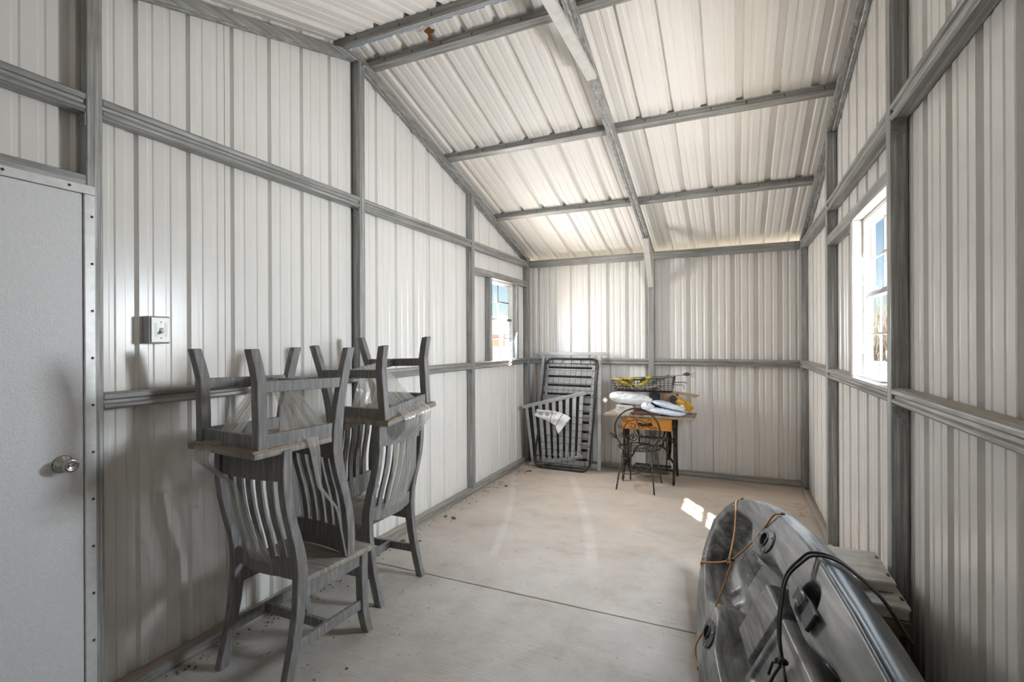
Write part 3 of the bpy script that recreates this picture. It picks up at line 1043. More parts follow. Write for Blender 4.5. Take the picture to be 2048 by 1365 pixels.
# bare rail-and-post frame leaning on the wall rail
hb = empty('crib_end_frame', 'tall pale grey wooden crib frame leaning on the back wall', 'crib part', (-1.75, 5.55, 0))
hb.matrix_world = Matrix.Identity(4)
LEAN0, LEAN1 = 5.515, 5.672
mb = MB(); mb.beam((-2.185, 5.676, 1.322), (-1.325, 5.676, 1.326), 0.03, 0.036); mb.build('top_rail', M_GREYPAINT, hb, 0.003)
mb = MB(); mb.beam((-2.150, LEAN0, 0.012), (-2.122, LEAN1, 1.30), 0.034, 0.024, (0, -1, 0)); mb.build('frame_post', M_GREYPAINT, hb, 0.003)
mb = MB(); mb.beam((-1.402, LEAN0, 0.012), (-1.428, LEAN1, 1.30), 0.040, 0.024, (0, -1, 0)); mb.build('frame_post', M_GREYPAINT, hb, 0.003)
mb = MB(); mb.beam((-2.145, LEAN0 + 0.02, 0.05), (-1.405, LEAN0 + 0.02, 0.05), 0.024, 0.05); mb.build('lower_rail', M_GREYPAINT, hb, 0.003)

# slatted side stood on end: slats run across
cs = empty('slatted_crib_gate', 'pale grey slatted crib side stood on end behind the wire bed spring', 'crib part', (-1.8, 5.5, 0))
cs.matrix_world = Matrix.Identity(4)
c00, c10, c01, c11 = (-2.080, 5.487, 0.015), (-1.520, 5.480, 0.015), (-2.062, 5.652, 1.262), (-1.490, 5.652, 1.257)
mb = MB(); mb.beam(c00, c01, 0.036, 0.022, (0, -1, 0)); mb.build('rail', M_GREYPAINT, cs, 0.003)
mb = MB(); mb.beam(c10, c11, 0.036, 0.022, (0, -1, 0)); mb.build('rail', M_GREYPAINT, cs, 0.003)
for k in range(12):
    t = 0.045 + k * 0.0832
    mb = MB(); mb.beam(lerp3(c00, c01, t), lerp3(c10, c11, t), 0.012, 0.079, (0, -0.13, 1)); mb.build('slat', M_GREYPAINT, cs, 0.003)
    if k < 11:
        t2 = t + 0.0416
        mb = MB(); mb.beam(lerp3(c00, c01, t2) + Vector((-0.03, 0.014, 0)), lerp3(c10, c11, t2) + Vector((0, 0.014, 0)), 0.010, 0.040, (0, -0.13, 1)); mb.build('dark_slat', M_BLACKSTEEL, cs)

# smaller slatted panel lying askew against it
cp = empty('slatted_crib_gate', 'low slanted pale grey slatted crib panel with the towel over it', 'crib part', (-1.95, 5.48, 0))
cp.matrix_world = Matrix.Identity(4)
q00, q10, q01, q11 = (-2.225, 5.462, 0.018), (-1.585, 5.468, 0.160), (-2.318, 5.452, 0.690), (-1.560, 5.560, 0.880)
mb = MB(); mb.beam(q01, q11, 0.026, 0.040, (0, -0.1, 1)); mb.build('top_rail', M_GREYPAINT, cp, 0.003)
mb = MB(); mb.beam(q00, q10, 0.030, 0.036, (0, -0.1, 1)); mb.build('bottom_rail', M_GREYPAINT, cp, 0.003)
for k in range(9):
    t = 0.065 + k * 0.109
    mb = MB(); mb.beam(lerp3(q00, q10, t), lerp3(q01, q11, t * 0.98 + 0.01), 0.044 if k > 1 else 0.034, 0.012, (0, -1, 0.05)); mb.build('slat', M_GREYPAINT, cp, 0.002)
    if k < 8:
        t2 = t + 0.0545
        p_, q_ = lerp3(q00, q10, t2) + Vector((0, 0.014, 0)), lerp3(q01, q11, t2) + Vector((0, 0.014, 0))
        mb = MB(); mb.beam(p_.lerp(q_, 0.12), q_, 0.050, 0.008, (0, -1, 0.05)); mb.build('dark_slat', M_BLACKSTEEL, cp)

# wire bed spring in a round-cornered black tube frame
bs = empty('bed_spring_frame', 'black steel bed spring frame with wire grid in the back corner', 'bed spring', (-1.8, 5.45, 0))
bs.matrix_world = Matrix.Identity(4)
b00, b10, b01, b11 = (-2.150, 5.410, 0.014), (-1.490, 5.392, 0.014), (-2.072, 5.625, 1.268), (-1.432, 5.625, 1.262)


def bsp(s, t):
    return lerp3(lerp3(b00, b10, s), lerp3(b01, b11, s), t)


pts = []
RC = 0.085
for cs_, ct, a0 in ((RC / 0.66, RC / 1.28, 180), (1 - RC / 0.66, RC / 1.28, 270), (1 - RC / 0.66, 1 - RC / 1.28, 0), (RC / 0.66, 1 - RC / 1.28, 90)):
    for k in range(7):
        a = math.radians(a0 + 15 * k)
        pts.append(bsp(cs_ + RC / 0.66 * math.cos(a), ct + RC / 1.28 * math.sin(a)))
mb = MB(); mb.tube(pts, 0.0125, 8, True); mb.build('tube_frame', M_BLACKSTEEL, bs)
wg = MB()
for k in range(16):
    t = 0.045 + k * 0.0605
    wg.tube([bsp(0.035, t), bsp(0.965, t)], 0.0022, 4)
for k in range(9):
    s = 0.085 + k * 0.104
    wg.tube([bsp(s, 0.045), bsp(s, 0.955)], 0.0017, 4)
for t in (0.045, 0.955):
    wg.tube([bsp(0.03, t), bsp(0.97, t)], 0.004, 5)
wgo = wg.build('wire_grid', M_BLACKSTEEL, bs)
for k in range(5):
    s = 0.14 + k * 0.18
    for t0, t1 in ((0.0, 0.05), (0.95, 1.0)):
        mb = MB(); mb.tube([bsp(s, t0), bsp(s, t1)], 0.0045, 5); mb.build('coil_clip', M_BLACKSTEEL, bs)
for k in range(8):
    t = 0.1 + k * 0.115
    for s0, s1 in ((0.0, 0.05), (0.95, 1.0)):
        mb = MB(); mb.tube([bsp(s0, t), bsp(s1, t)], 0.0045, 5); mb.build('coil_clip', M_BLACKSTEEL, bs)


# striped dish towel hanging over the spring and panel
def towel_mat():
    m, nt, b, out = new_mat('striped_towel')
    uv = nt.nodes.new('ShaderNodeUVMap')
    sp = nt.nodes.new('ShaderNodeSeparateXYZ')
    nt.links.new(uv.outputs[0], sp.inputs[0])
    col = None
    U, V = sp.outputs[0], sp.outputs[1]

    def stripe(src, c, w):
        d = math_n(nt, 'ABSOLUTE', math_n(nt, 'SUBTRACT', src, c))
        return math_n(nt, 'LESS_THAN', d, w)
    col = mixc(nt, math_n(nt, 'MULTIPLY', stripe(U, 0.28, 0.015), 0.55), (0.76, 0.75, 0.75), (0.62, 0.52, 0.15))
    col = mixc(nt, math_n(nt, 'MULTIPLY', stripe(U, 0.40, 0.014), 0.8), col, (0.33, 0.08, 0.06))
    col = mixc(nt, math_n(nt, 'MULTIPLY', stripe(U, 0.50, 0.02), 0.35), col, (0.60, 0.30, 0.20))
    col = mixc(nt, math_n(nt, 'MULTIPLY', stripe(U, 0.70, 0.02), 0.7), col, (0.35, 0.16, 0.13))
    col = mixc(nt, math_n(nt, 'MULTIPLY', stripe(V, 0.30, 0.02), 0.4), col, (0.55, 0.25, 0.22))
    nt.links.new(col, b.inputs['Base Color'])
    b.inputs['Roughness'].default_value = 0.9
    add_bump(nt, b, noise(nt, 300, 2), 0.2, 0.002)
    return m


def cloth(name, P, m, thick=0.0):
    mb = MB(); mb.grid(P, True, thick)
    o = mb.build(name, m)
    ni, nj = len(P), len(P[0])
    lay = o.data.uv_layers.new(name='UVMap')
    for p in o.data.polygons:
        for li in p.loop_indices:
            vi = o.data.loops[li].vertex_index % (ni * nj)
            lay.data[li].uv = ((vi % nj) / (nj - 1), (vi // nj) / (ni - 1))
    return o


M_TOWEL = towel_mat()
T = [(-2.140, 0.676, -2.165, 0.595), (-2.06, 0.668, -2.07, 0.560), (-1.98, 0.662, -1.99, 0.535), (-1.90, 0.655, -1.94, 0.515), (-1.83, 0.640, -1.905, 0.50),
     (-1.77, 0.618, -1.885, 0.455), (-1.725, 0.590, -1.860, 0.405)]
P = []
for r in range(11):
    row = []
    for k, (xa, za, xb, zb) in enumerate(T):
        for sub in range(3):
            if k == len(T) - 1 and sub > 0:
                continue
            f = sub / 3
            n_ = T[min(k + 1, len(T) - 1)]
            xa_, za_, xb_, zb_ = (xa + (n_[0] - xa) * f, za + (n_[1] - za) * f, xb + (n_[2] - xb) * f, zb + (n_[3] - zb) * f)
            t = r / 10
            x, z = xa_ + (xb_ - xa_) * t, za_ + (zb_ - za_) * t
            ylean = 5.392 + 0.172 * z
            y = ylean - 0.022 - 0.010 * math.sin(9 * t + k) - 0.006 * math.sin(k * 1.9 + f * 2 + t * 2)
            row.append((x, y, z))
    P.append(row)
tag(cloth('dish_towel', P, M_TOWEL, 0.004), 'white dish towel with red and yellow stripes hung on the bed spring', 'towel')

# ------------------------------------------------------------------ treadle sewing table
M_IRON = mat('black_cast_iron', (0.022, 0.018, 0.015), (0.085, 0.062, 0.045), 25.0, rough=0.55, metal=0.6, bump=0.15)
M_OAK = mat('dusty_oak_top', (0.27, 0.21, 0.15), (0.36, 0.30, 0.235), (9, 60, 30), rough=0.55, bump=0.08)
M_ORANGE = mat('varnished_orange_wood', (0.52, 0.19, 0.030), (0.66, 0.29, 0.065), (6, 30, 40), rough=0.32, bump=0.05)
st = empty('treadle_sewing_table', 'antique treadle sewing table with orange wooden drawer and iron base', 'table', (-0.83, 5.45, 0))
st.matrix_world = Matrix.Identity(4)
ZT = 0.700
mb = MB(); mb.mm(-1.285, -0.375, 5.245, 5.655, ZT - 0.024, ZT); to = mb.build('table_top', M_OAK, st, 0.004)
mb = MB(); mb.lathe([(0.022, 0), (0.022, 0.002), (0.012, 0.003)], (-0.435, 5.52, ZT), (0, 0, 1), 16); mb.build('spindle_hole_cap', M_IRON, to)
mb = MB(); mb.mm(-1.090, -0.590, 5.262, 5.62, ZT - 0.150, ZT - 0.026); dr = mb.build('drawer', M_ORANGE, st, 0.003)
hd = MB()
hx, hz, hy = -0.855, 0.603, 5.262
hd.box((hx, hy - 0.004, hz), (0.15, 0.006, 0.022))
hd.box((hx - 0.05, hy - 0.005, hz + 0.004), (0.04, 0.008, 0.034)); hd.box((hx + 0.05, hy - 0.005, hz + 0.004), (0.04, 0.008, 0.034))
hd.tube([(hx - 0.05, hy - 0.010, hz - 0.004), (hx - 0.03, hy - 0.022, hz - 0.014), (hx + 0.03, hy - 0.022, hz - 0.014), (hx + 0.05, hy - 0.010, hz - 0.004)], 0.004, 6)
hd.build('drawer_pull', M_IRON, dr, 0.002)


def spiral(c, U, V, r0, turns, n, sign=1, a0=0.0):
    c, U, V = Vector(c), Vector(U), Vector(V)
    out = []
    for i in range(n + 1):
        t = i / n
        a = a0 + sign * turns * 2 * math.pi * t
        r = r0 * (1 - 0.82 * t)
        out.append(c + U * (r * math.cos(a)) + V * (r * math.sin(a)))
    return out


for x, sgn in ((-1.085, 1), (-0.575, -1)):
    fr = MB()
    # two splayed legs joined by scrollwork, seen edge on from the front
    front = [(x, 5.315, 0.67), (x, 5.330, 0.50), (x, 5.345, 0.36), (x, 5.325, 0.20), (x, 5.285, 0.07), (x, 5.262, 0.016)]
    back = [(x, 5.585, 0.67), (x, 5.570, 0.50), (x, 5.555, 0.36), (x, 5.575, 0.20), (x, 5.615, 0.07), (x, 5.645, 0.016)]
    fr.tube(front, [0.013, 0.012, 0.012, 0.012, 0.013, 0.014], 8)
    fr.tube(back, [0.013, 0.012, 0.012, 0.012, 0.013, 0.014], 8)
    fr.beam((x, 5.29, 0.666), (x, 5.61, 0.666), 0.045, 0.014)
    for z, wdt in ((0.55, 0.235), (0.40, 0.205), (0.22, 0.25)):
        fr.tube([(x, 5.45 - wdt / 2, z), (x, 5.45, z + 0.03), (x, 5.45 + wdt / 2, z)], 0.009, 6)
    fr.build('side_frame', M_IRON, st)
    sc = MB()
    for z, r in ((0.60, 0.045), (0.48, 0.05), (0.31, 0.055), (0.15, 0.05)):
        for s2 in (-1, 1):
            sc.tube(spiral((x, 5.45 + s2 * 0.055, z), (0, s2, 0), (0, 0, 1), r, 1.4, 18), 0.0055, 5)
    for z0, z1 in ((0.07, 0.33), (0.33, 0.62)):
        sc.tube([(x, 5.34, z0), (x, 5.45, (z0 + z1) / 2), (x, 5.56, z1)], 0.006, 5)
        sc.tube([(x, 5.56, z0), (x, 5.45, (z0 + z1) / 2), (x, 5.34, z1)], 0.006, 5)
    sc.build('scrollwork', M_IRON, st)
    for y in (5.262, 5.645):
        mb = MB(); mb.lathe([(0.010, -0.005), (0.016, 0.0), (0.016, 0.006), (0.010, 0.011)], (x - 0.003, y, 0.016), (1, 0, 0), 14); mb.build('caster', M_IRON, st)

# arched cross brace between the side frames, with the name panel cast into it
cb = MB()
yb = 5.50
for s2 in (-1, 1):
    xo = -0.83 + s2 * 0.245
    cb.tube([(xo, yb, 0.55), (-0.83 + s2 * 0.20, yb, 0.565), (-0.83 + s2 * 0.155, yb, 0.53), (-0.83 + s2 * 0.135, yb, 0.47), (-0.83 + s2 * 0.125, yb, 0.435), (-0.83, yb, 0.430)], 0.010, 6)
    cb.tube([(-0.83, yb, 0.352), (-0.83 + s2 * 0.10, yb, 0.352), (-0.83 + s2 * 0.150, yb, 0.32), (-0.83 + s2 * 0.19, yb, 0.24), (xo, yb, 0.15)], 0.010, 6)
    cb.tube([(-0.83 + s2 * 0.125, yb, 0.435), (-0.83 + s2 * 0.125, yb, 0.352)], 0.009, 6)
    cb.tube(spiral((-0.83 + s2 * 0.195, yb, 0.42), (s2, 0, 0), (0, 0, 1), 0.05, 1.3, 18, 1, 2.5), 0.005, 5)
cb.build('cross_brace', M_IRON, st)
M_LETTER = mat('worn_iron_letters', (0.30, 0.29, 0.27), (0.42, 0.41, 0.39), 60.0, rough=0.45, metal=0.4)
tc_ = bpy.data.curves.new('iron_lettering', 'FONT')
tc_.body = 'SINGER'
tc_.size = 0.083
tc_.extrude = 0.005
tc_.align_x = 'CENTER'
tc_.offset = 0.002
tmp = bpy.data.objects.new('font_source', tc_)
COL.objects.link(tmp)
bpy.context.view_layer.update()
tme = bpy.data.meshes.new_from_object(tmp.evaluated_get(bpy.context.evaluated_depsgraph_get()))
bpy.data.objects.remove(tmp, do_unlink=True)
tme.materials.clear()
tme.materials.append(M_LETTER)
tx = bpy.data.objects.new('iron_lettering', tme)
COL.objects.link(tx)
tx.parent = st
tx.location = (-0.83, yb - 0.008, 0.362)
tx.rotation_euler = (math.pi / 2, 0, 0)
tx.scale = (0.78, 1.0, 1.0)

# treadle plate, hand wheel, pitman rod
tp = MB()
for k in range(10):
    xx = -0.985 + k * 0.0345
    tp.beam((xx, 5.32, 0.105), (xx + 0.03, 5.53, 0.125), 0.006, 0.008)
    tp.beam((xx + 0.03, 5.32, 0.105), (xx, 5.53, 0.125), 0.006, 0.008)
tp.tube([(-1.0, 5.31, 0.104), (-0.63, 5.31, 0.104), (-0.63, 5.54, 0.126), (-1.0, 5.54, 0.126)], 0.011, 6, True)
tp.tube([(-1.07, 5.43, 0.112), (-0.585, 5.43, 0.112)], 0.010, 8)
tp.build('treadle', M_IRON, st)
wh = MB()
wc = Vector((-0.640, 5.45, 0.385))
ring = [wc + Vector((0, 0.155 * math.cos(a), 0.155 * math.sin(a))) for a in [2 * math.pi * k / 36 for k in range(36)]]
wh.tube(ring, 0.012, 8, True)
for k in range(6):
    a = math.pi * k / 3 + 0.3
    wh.tube([wc, wc + Vector((0, 0.075 * math.cos(a + .12), 0.075 * math.sin(a + .12))), wc + Vector((0, 0.15 * math.cos(a), 0.15 * math.sin(a)))], 0.007, 6)
wh.lathe([(0.024, -0.02), (0.024, 0.02)], wc, (1, 0, 0), 14)
wh.build('hand_wheel', M_IRON, st)
mb = MB(); mb.tube([(-0.655, 5.43, 0.36), (-0.66, 5.40, 0.12)], 0.007, 6); mb.build('pitman_rod', M_IRON, st)

# ------------------------------------------------------------------ wire cafe chair in front of it
M_WIRE = mat('dark_wire_steel', (0.030, 0.026, 0.023), (0.10, 0.085, 0.07), 40.0, rough=0.42, metal=0.7)
wc_ = empty('wire_cafe_chair', 'round-backed black wire cafe chair in front of the sewing table', 'chair', (-0.88, 5.1, 0))
wc_.matrix_world = Matrix.Identity(4)
CX, CY, CZ, RS = -0.885, 5.105, 0.402, 0.205


def arc(c, r, a0, a1, n, U, V):
    c, U, V = Vector(c), Vector(U), Vector(V)
    return [c + U * (r * math.cos(a0 + (a1 - a0) * i / n)) + V * (r * math.sin(a0 + (a1 - a0) * i / n)) for i in range(n + 1)]


ux, uy, uz = (1, 0, 0), (0, 1, 0), (0, 0, 1)
mb = MB(); mb.tube(arc((CX, CY, CZ), RS, 0, 2 * math.pi, 40, ux, uy)[:-1], 0.0065, 6, True); mb.build('seat_ring', M_WIRE, wc_)
mb = MB()
for k in range(4):
    a = k * math.pi / 4
    mb.tube([(CX - RS * math.cos(a), CY - RS * math.sin(a), CZ), (CX, CY, CZ - 0.012), (CX + RS * math.cos(a), CY + RS * math.sin(a), CZ)], 0.0030, 5)
mb.tube(arc((CX, CY, CZ - 0.006), RS * 0.5, 0, 2 * math.pi, 24, ux, uy)[:-1], 0.003, 5, True)
mb.build('seat_wires', M_WIRE, wc_)
for fx, fy, sx, sy in ((-1.078, 4.916, -1.02, 4.965), (-0.709, 4.875, -0.75, 4.955), (-0.698, 5.309, -0.75, 5.25), (-1.019, 5.329, -1.0, 5.265)):
    mb = MB(); mb.tube([(fx, fy, 0.004), (fx, fy, 0.010), (sx, sy, CZ)], 0.0078, 7); mb.build('leg', M_WIRE, wc_)
mb = MB()
for k, (ox, oy) in enumerate(((-0.095, -0.03), (0.095, -0.03), (0.0, 0.10))):
    mb.tube(arc((CX + ox, CY + oy, 0.150), 0.094, 0, 2 * math.pi, 26, ux, uy)[:-1], 0.0048, 5, True)
mb.build('leg_rings', M_WIRE, wc_)
# round back rising from the near side of the seat, leaning out a little
BC = Vector((CX + 0.015, CY - RS - 0.012, 0.606))
BV = Vector((0, -0.10, 1)).normalized()
mb = MB(); mb.tube(arc(BC, 0.214, math.radians(-62), math.radians(242), 48, ux, BV), 0.0085, 7); mb.build('back_hoop', M_WIRE, wc_)
mb = MB()
mb.tube(arc(BC + BV * -0.03, 0.135, math.radians(-50), math.radians(230), 30, ux, BV), 0.0045, 5)
for s2 in (-1, 1):
    U2 = (s2, 0, 0)
    for ox, oz, r, a0 in ((0.045, 0.155, 0.030, 3.1), (0.115, 0.10, 0.030, 3.0), (0.165, 0.03, 0.026, 2.6), (0.16, -0.06, 0.028, 1.5), (0.045, 0.04, 0.034, 0.5), (0.04, -0.05, 0.032, 2.2), (0.10, -0.10, 0.036, 1.0)):
        mb.tube(spiral(BC + Vector((s2 * ox, 0, 0)) + BV * oz, U2, BV, r, 1.35, 16, 1, a0), 0.0032, 5)
    mb.tube([BC + BV * 0.12, BC + Vector((s2 * 0.06, 0, 0)) + BV * 0.125, BC + Vector((s2 * 0.12, 0, 0)) + BV * 0.135], 0.0032, 5)
    mb.tube([BC + BV * 0.105, BC + Vector((s2 * 0.02, 0, 0)) + BV * 0.0, BC + Vector((s2 * 0.075, 0, 0)) + BV * -0.19], 0.0032, 5)
mb.build('back_scrolls', M_WIRE, wc_)
mb = MB()
for k in range(9):
    a = math.radians(205 + k * 16)
    mb.tube(arc((CX + RS * math.cos(a), CY + RS * math.sin(a), CZ + 0.017), 0.017, 0, 2 * math.pi, 12, (-math.sin(a), math.cos(a), 0), uz)[:-1], 0.0028, 4, True)
mb.build('seat_loops', M_WIRE, wc_)
for s2 in (-1, 1):
    xa = CX + s2 * 0.215
    mb = MB()
    mb.tube([BC + Vector((s2 * 0.185, 0, 0)) + BV * -0.10, (xa + s2 * 0.05, CY - 0.18, 0.545), (xa + s2 * 0.055, CY - 0.06, 0.535), (xa + s2 * 0.03, CY + 0.03, 0.49), (xa - s2 * 0.02, CY + 0.05, CZ)], 0.0062, 6)
    mb.build('arm_loop', M_WIRE, wc_)

# ------------------------------------------------------------------ things piled on the sewing table
M_CARD = mat('brown_cardboard', (0.40, 0.28, 0.185), (0.48, 0.345, 0.235), 9.0, rough=0.85, bump=0.05, bscale=(60, 4, 4))
M_BAGWHITE = mat('white_plastic_bag', (0.78, 0.79, 0.82), (0.86, 0.865, 0.88), 12.0, rough=0.28, bump=0.35, bscale=(30, 12, 30))
M_BAGBLUE = mat('pale_blue_plastic_bag', (0.60, 0.66, 0.76), (0.74, 0.78, 0.85), 9.0, rough=0.30, bump=0.35, bscale=(30, 12, 30))
M_YELLOW = mat('yellow_glove_knit', (0.20, 0.165, 0.03), (0.66, 0.50, 0.03), (30, 160, 30), rough=0.7, bump=0.3, bscale=200.0)
M_OLIVE = mat('olive_green_fabric', (0.10, 0.13, 0.06), (0.17, 0.20, 0.10), 30.0, rough=0.8)
M_ORANGEPL = mat('amber_plastic', (0.62, 0.27, 0.012), (0.70, 0.36, 0.03), 14.0, rough=0.35)
M_WICKER = mat('straw_wicker', (0.34, 0.25, 0.14), (0.50, 0.40, 0.25), 60.0, rough=0.75)
M_SHARD = mat('pale_bark_pieces', (0.50, 0.44, 0.37), (0.62, 0.56, 0.49), 30.0, rough=0.8)
M_TWIG = mat('dark_twig', (0.065, 0.048, 0.036), (0.20, 0.15, 0.11), 40.0, rough=0.85)
M_MAROON = mat('dark_red_cover', (0.12, 0.045, 0.035), (0.17, 0.07, 0.05), 20.0, rough=0.5)


from mathutils import noise as mnoise


def pillow(name, c, s, m, label, cat, rot=(0, 0, 0), seed=0, crush=0.16, n=34, p=2.6, group=None):
    """soft crumpled bag: superellipsoid with lumps, flat underneath"""
    rnd = random.Random(seed)
    k = [(Vector((rnd.uniform(-1, 1), rnd.uniform(-1, 1), rnd.uniform(-1, 1))) * rnd.uniform(2, 7), rnd.uniform(0, 6)) for _ in range(9)]
    vs, fs = [], []
    R = Euler([math.radians(a) for a in rot]).to_matrix()
    nu, nv = n * 2, n
    sg = lambda v, e: math.copysign(abs(v) ** e, v)
    for i in range(nv + 1):
        ph = math.pi * (i / nv - 0.5)
        for j in range(nu):
            th = 2 * math.pi * j / nu
            q = Vector((sg(math.cos(ph), 1 / p * 2 * .8) * sg(math.cos(th), 2 / p), sg(math.cos(ph), 1 / p * 2 * .8) * sg(math.sin(th), 2 / p), sg(math.sin(ph), 0.9)))
            w = sum(math.sin(q.dot(a) + b) for a, b in k) / 9
            nv3 = Vector((q.x * s[0], q.y * s[1], q.z * s[2])) * 11 + Vector((seed * 3.1, 0, 0))
            rid = 0.55 - abs(mnoise.noise(nv3)) * 1.7 + 0.35 * (0.5 - abs(mnoise.noise(nv3 * 2.3)) * 2)
            q = q * (1 + crush * w) + Vector((0, 0, 0.30 * crush / 0.13 * rid * max(0.0, 0.25 + q.z))) + Vector((q.x, q.y, 0)) * (0.07 * crush / 0.13 * rid)
            q.z = max(q.z, -0.93)
            vs.append(Vector(c) + R @ Vector((q.x * s[0] / 2, q.y * s[1] / 2, q.z * s[2] / 2)))
    for i in range(nv):
        for j in range(nu):
            j2 = (j + 1) % nu
            fs.append((i * nu + j, i * nu + j2, (i + 1) * nu + j2, (i + 1) * nu + j))
    mb = MB(); mb.add(vs, fs, True)
    return tag(mb.build(name, m), label, cat, group)


# carton at the left under the white bag
bx = empty('small_carton', 'small white carton under the white bag on the sewing table', 'box', (-1.08, 5.38, ZT))
bx.matrix_world = Matrix.Identity(4)
M_CARTON = mat('printed_white_carton', (0.58, 0.56, 0.51), (0.66, 0.64, 0.60), 12.0, rough=0.6)
mb = MB(); mb.mm(-1.165, -0.985, 5.31, 5.46, ZT + 0.001, ZT + 0.088); mb.build('carton_body', M_CARTON, bx, 0.003)
mb = MB()
for k in range(3):
    mb.mm(-1.125 + k * 0.016, -1.114 + k * 0.016, 5.3092, 5.3098, ZT + 0.052, ZT + 0.070)
mb.mm(-1.15, -1.0, 5.3092, 5.3098, ZT + 0.034, ZT + 0.037)
mb.build('printed_marks', mat('grey_print', (0.30, 0.29, 0.28), rough=0.6), bx)
fl = MB(); fl.add([(-1.235, 5.40, ZT + 0.002), (-1.168, 5.34, ZT + 0.002), (-1.168, 5.34, ZT + 0.062), (-1.168, 5.46, ZT + 0.062), (-1.225, 5.50, ZT + 0.002)], [(0, 1, 2), (0, 2, 3, 4)])
o_ = fl.build('carton_flap', M_CARD, bx); so_ = o_.modifiers.new('s', 'SOLIDIFY'); so_.thickness = 0.003
# book / folder under the bags
mb = MB(); mb.box((-0.86, 5.38, ZT + 0.014), (0.30, 0.22, 0.026), Matrix.Rotation(0.1, 3, 'Z')); tag(mb.build('flat_case', M_MAROON, None, 0.004), 'flat dark red case lying under the plastic bags', 'case')
pillow('white_bag', (-1.02, 5.43, 0.851), (0.47, 0.27, 0.115), M_BAGWHITE, 'crumpled white plastic bag beneath the wire basket', 'bag', (0, 4, 3), 3, 0.13)
pillow('white_bag', (-0.835, 5.345, 0.772), (0.15, 0.12, 0.085), M_BAGWHITE, 'small white plastic bundle at the end of the white bag', 'bag', (0, 20, 0), 8, 0.18)
pillow('mailing_bag', (-0.625, 5.355, 0.803), (0.33, 0.17, 0.055), M_BAGBLUE, 'pale blue mailing bag lying on top of another one', 'bag', (0, 12, -8), 5, 0.12)
pillow('mailing_bag', (-0.655, 5.33, 0.738), (0.36, 0.16, 0.060), M_BAGBLUE, 'lower pale blue mailing bag at the front table edge', 'bag', (0, 5, -5), 7, 0.12)
# open cardboard box
cbx = empty('cardboard_box', 'open brown cardboard box at the back of the sewing table', 'box', (-0.68, 5.55, ZT))
cbx.matrix_world = Matrix.Identity(4)
for nm, args in (('box_side', (-0.80, -0.56, 5.475, 5.479, ZT + 0.002, 0.922)), ('box_side', (-0.80, -0.56, 5.645, 5.649, ZT + 0.002, 0.922)),
                 ('box_side', (-0.80, -0.796, 5.479, 5.645, ZT + 0.002, 0.922)), ('box_side', (-0.564, -0.56, 5.479, 5.645, ZT + 0.002, 0.922)), ('box_bottom', (-0.796, -0.564, 5.479, 5.645, ZT + 0.002, ZT + 0.006))):
    mb = MB(); mb.mm(*args); mb.build(nm, M_CARD, cbx)
for vs in ([(-0.56, 5.475, 0.922), (-0.56, 5.649, 0.922), (-0.345, 5.635, 0.895), (-0.375, 5.45, 0.885)], [(-0.565, 5.474, 0.922), (-0.69, 5.474, 0.922), (-0.68, 5.455, 0.83), (-0.575, 5.455, 0.83)]):
    mb = MB(); mb.add(vs, [(0, 1, 2, 3)]); o_ = mb.build('box_flap', M_CARD, cbx); md = o_.modifiers.new('s', 'SOLIDIFY'); md.thickness = 0.004
# black pot between bag and carton
mb = MB(); mb.lathe([(0.045, 0.0), (0.052, 0.02), (0.056, 0.165), (0.058, 0.17), (0.052, 0.17), (0.044, 0.03), (0.0, 0.028)], (-0.775, 5.49 - 0.085, ZT + 0.05), (0, 0, 1), 22)
tag(mb.build('plant_pot', M_BLACK), 'black plastic pot beside the cardboard box on the table', 'pot')
# amber and black tool pouch
tl = empty('work_glove', 'amber and black work glove resting against the cardboard box', 'glove', (-0.5, 5.4, 0.75))
tl.matrix_world = Matrix.Identity(4)
p1 = pillow('glove_palm', (-0.525, 5.395, 0.828), (0.19, 0.07, 0.085), M_ORANGEPL, 'amber palm', None, (0, 38, 10), 11, 0.12, 14); p1.parent = tl
p2 = pillow('glove_cuff', (-0.583, 5.385, 0.868), (0.085, 0.075, 0.055), M_BLACK, 'black cuff', None, (0, 15, 0), 12, 0.15, 12); p2.parent = tl
p3 = pillow('glove_edge', (-0.560, 5.36, 0.815), (0.16, 0.035, 0.035), M_BLACK, 'black edging', None, (0, 42, 0), 13, 0.12, 12); p3.parent = tl
p4 = pillow('glove_badge', (-0.497, 5.352, 0.800), (0.035, 0.014, 0.028), M_WHITEPLASTIC, 'white badge', None, (0, 30, 0), 14, 0.05, 10); p4.parent = tl
for k, (dx, dz) in enumerate(((0.0, 0.0), (0.016, 0.014), (0.03, 0.032))):
    p5 = pillow('glove_finger', (-0.455 + dx, 5.39, 0.780 + dz), (0.10, 0.032, 0.03), M_ORANGEPL, 'amber finger', None, (0, 48, 0), 15 + k, 0.06, 10); p5.parent = tl

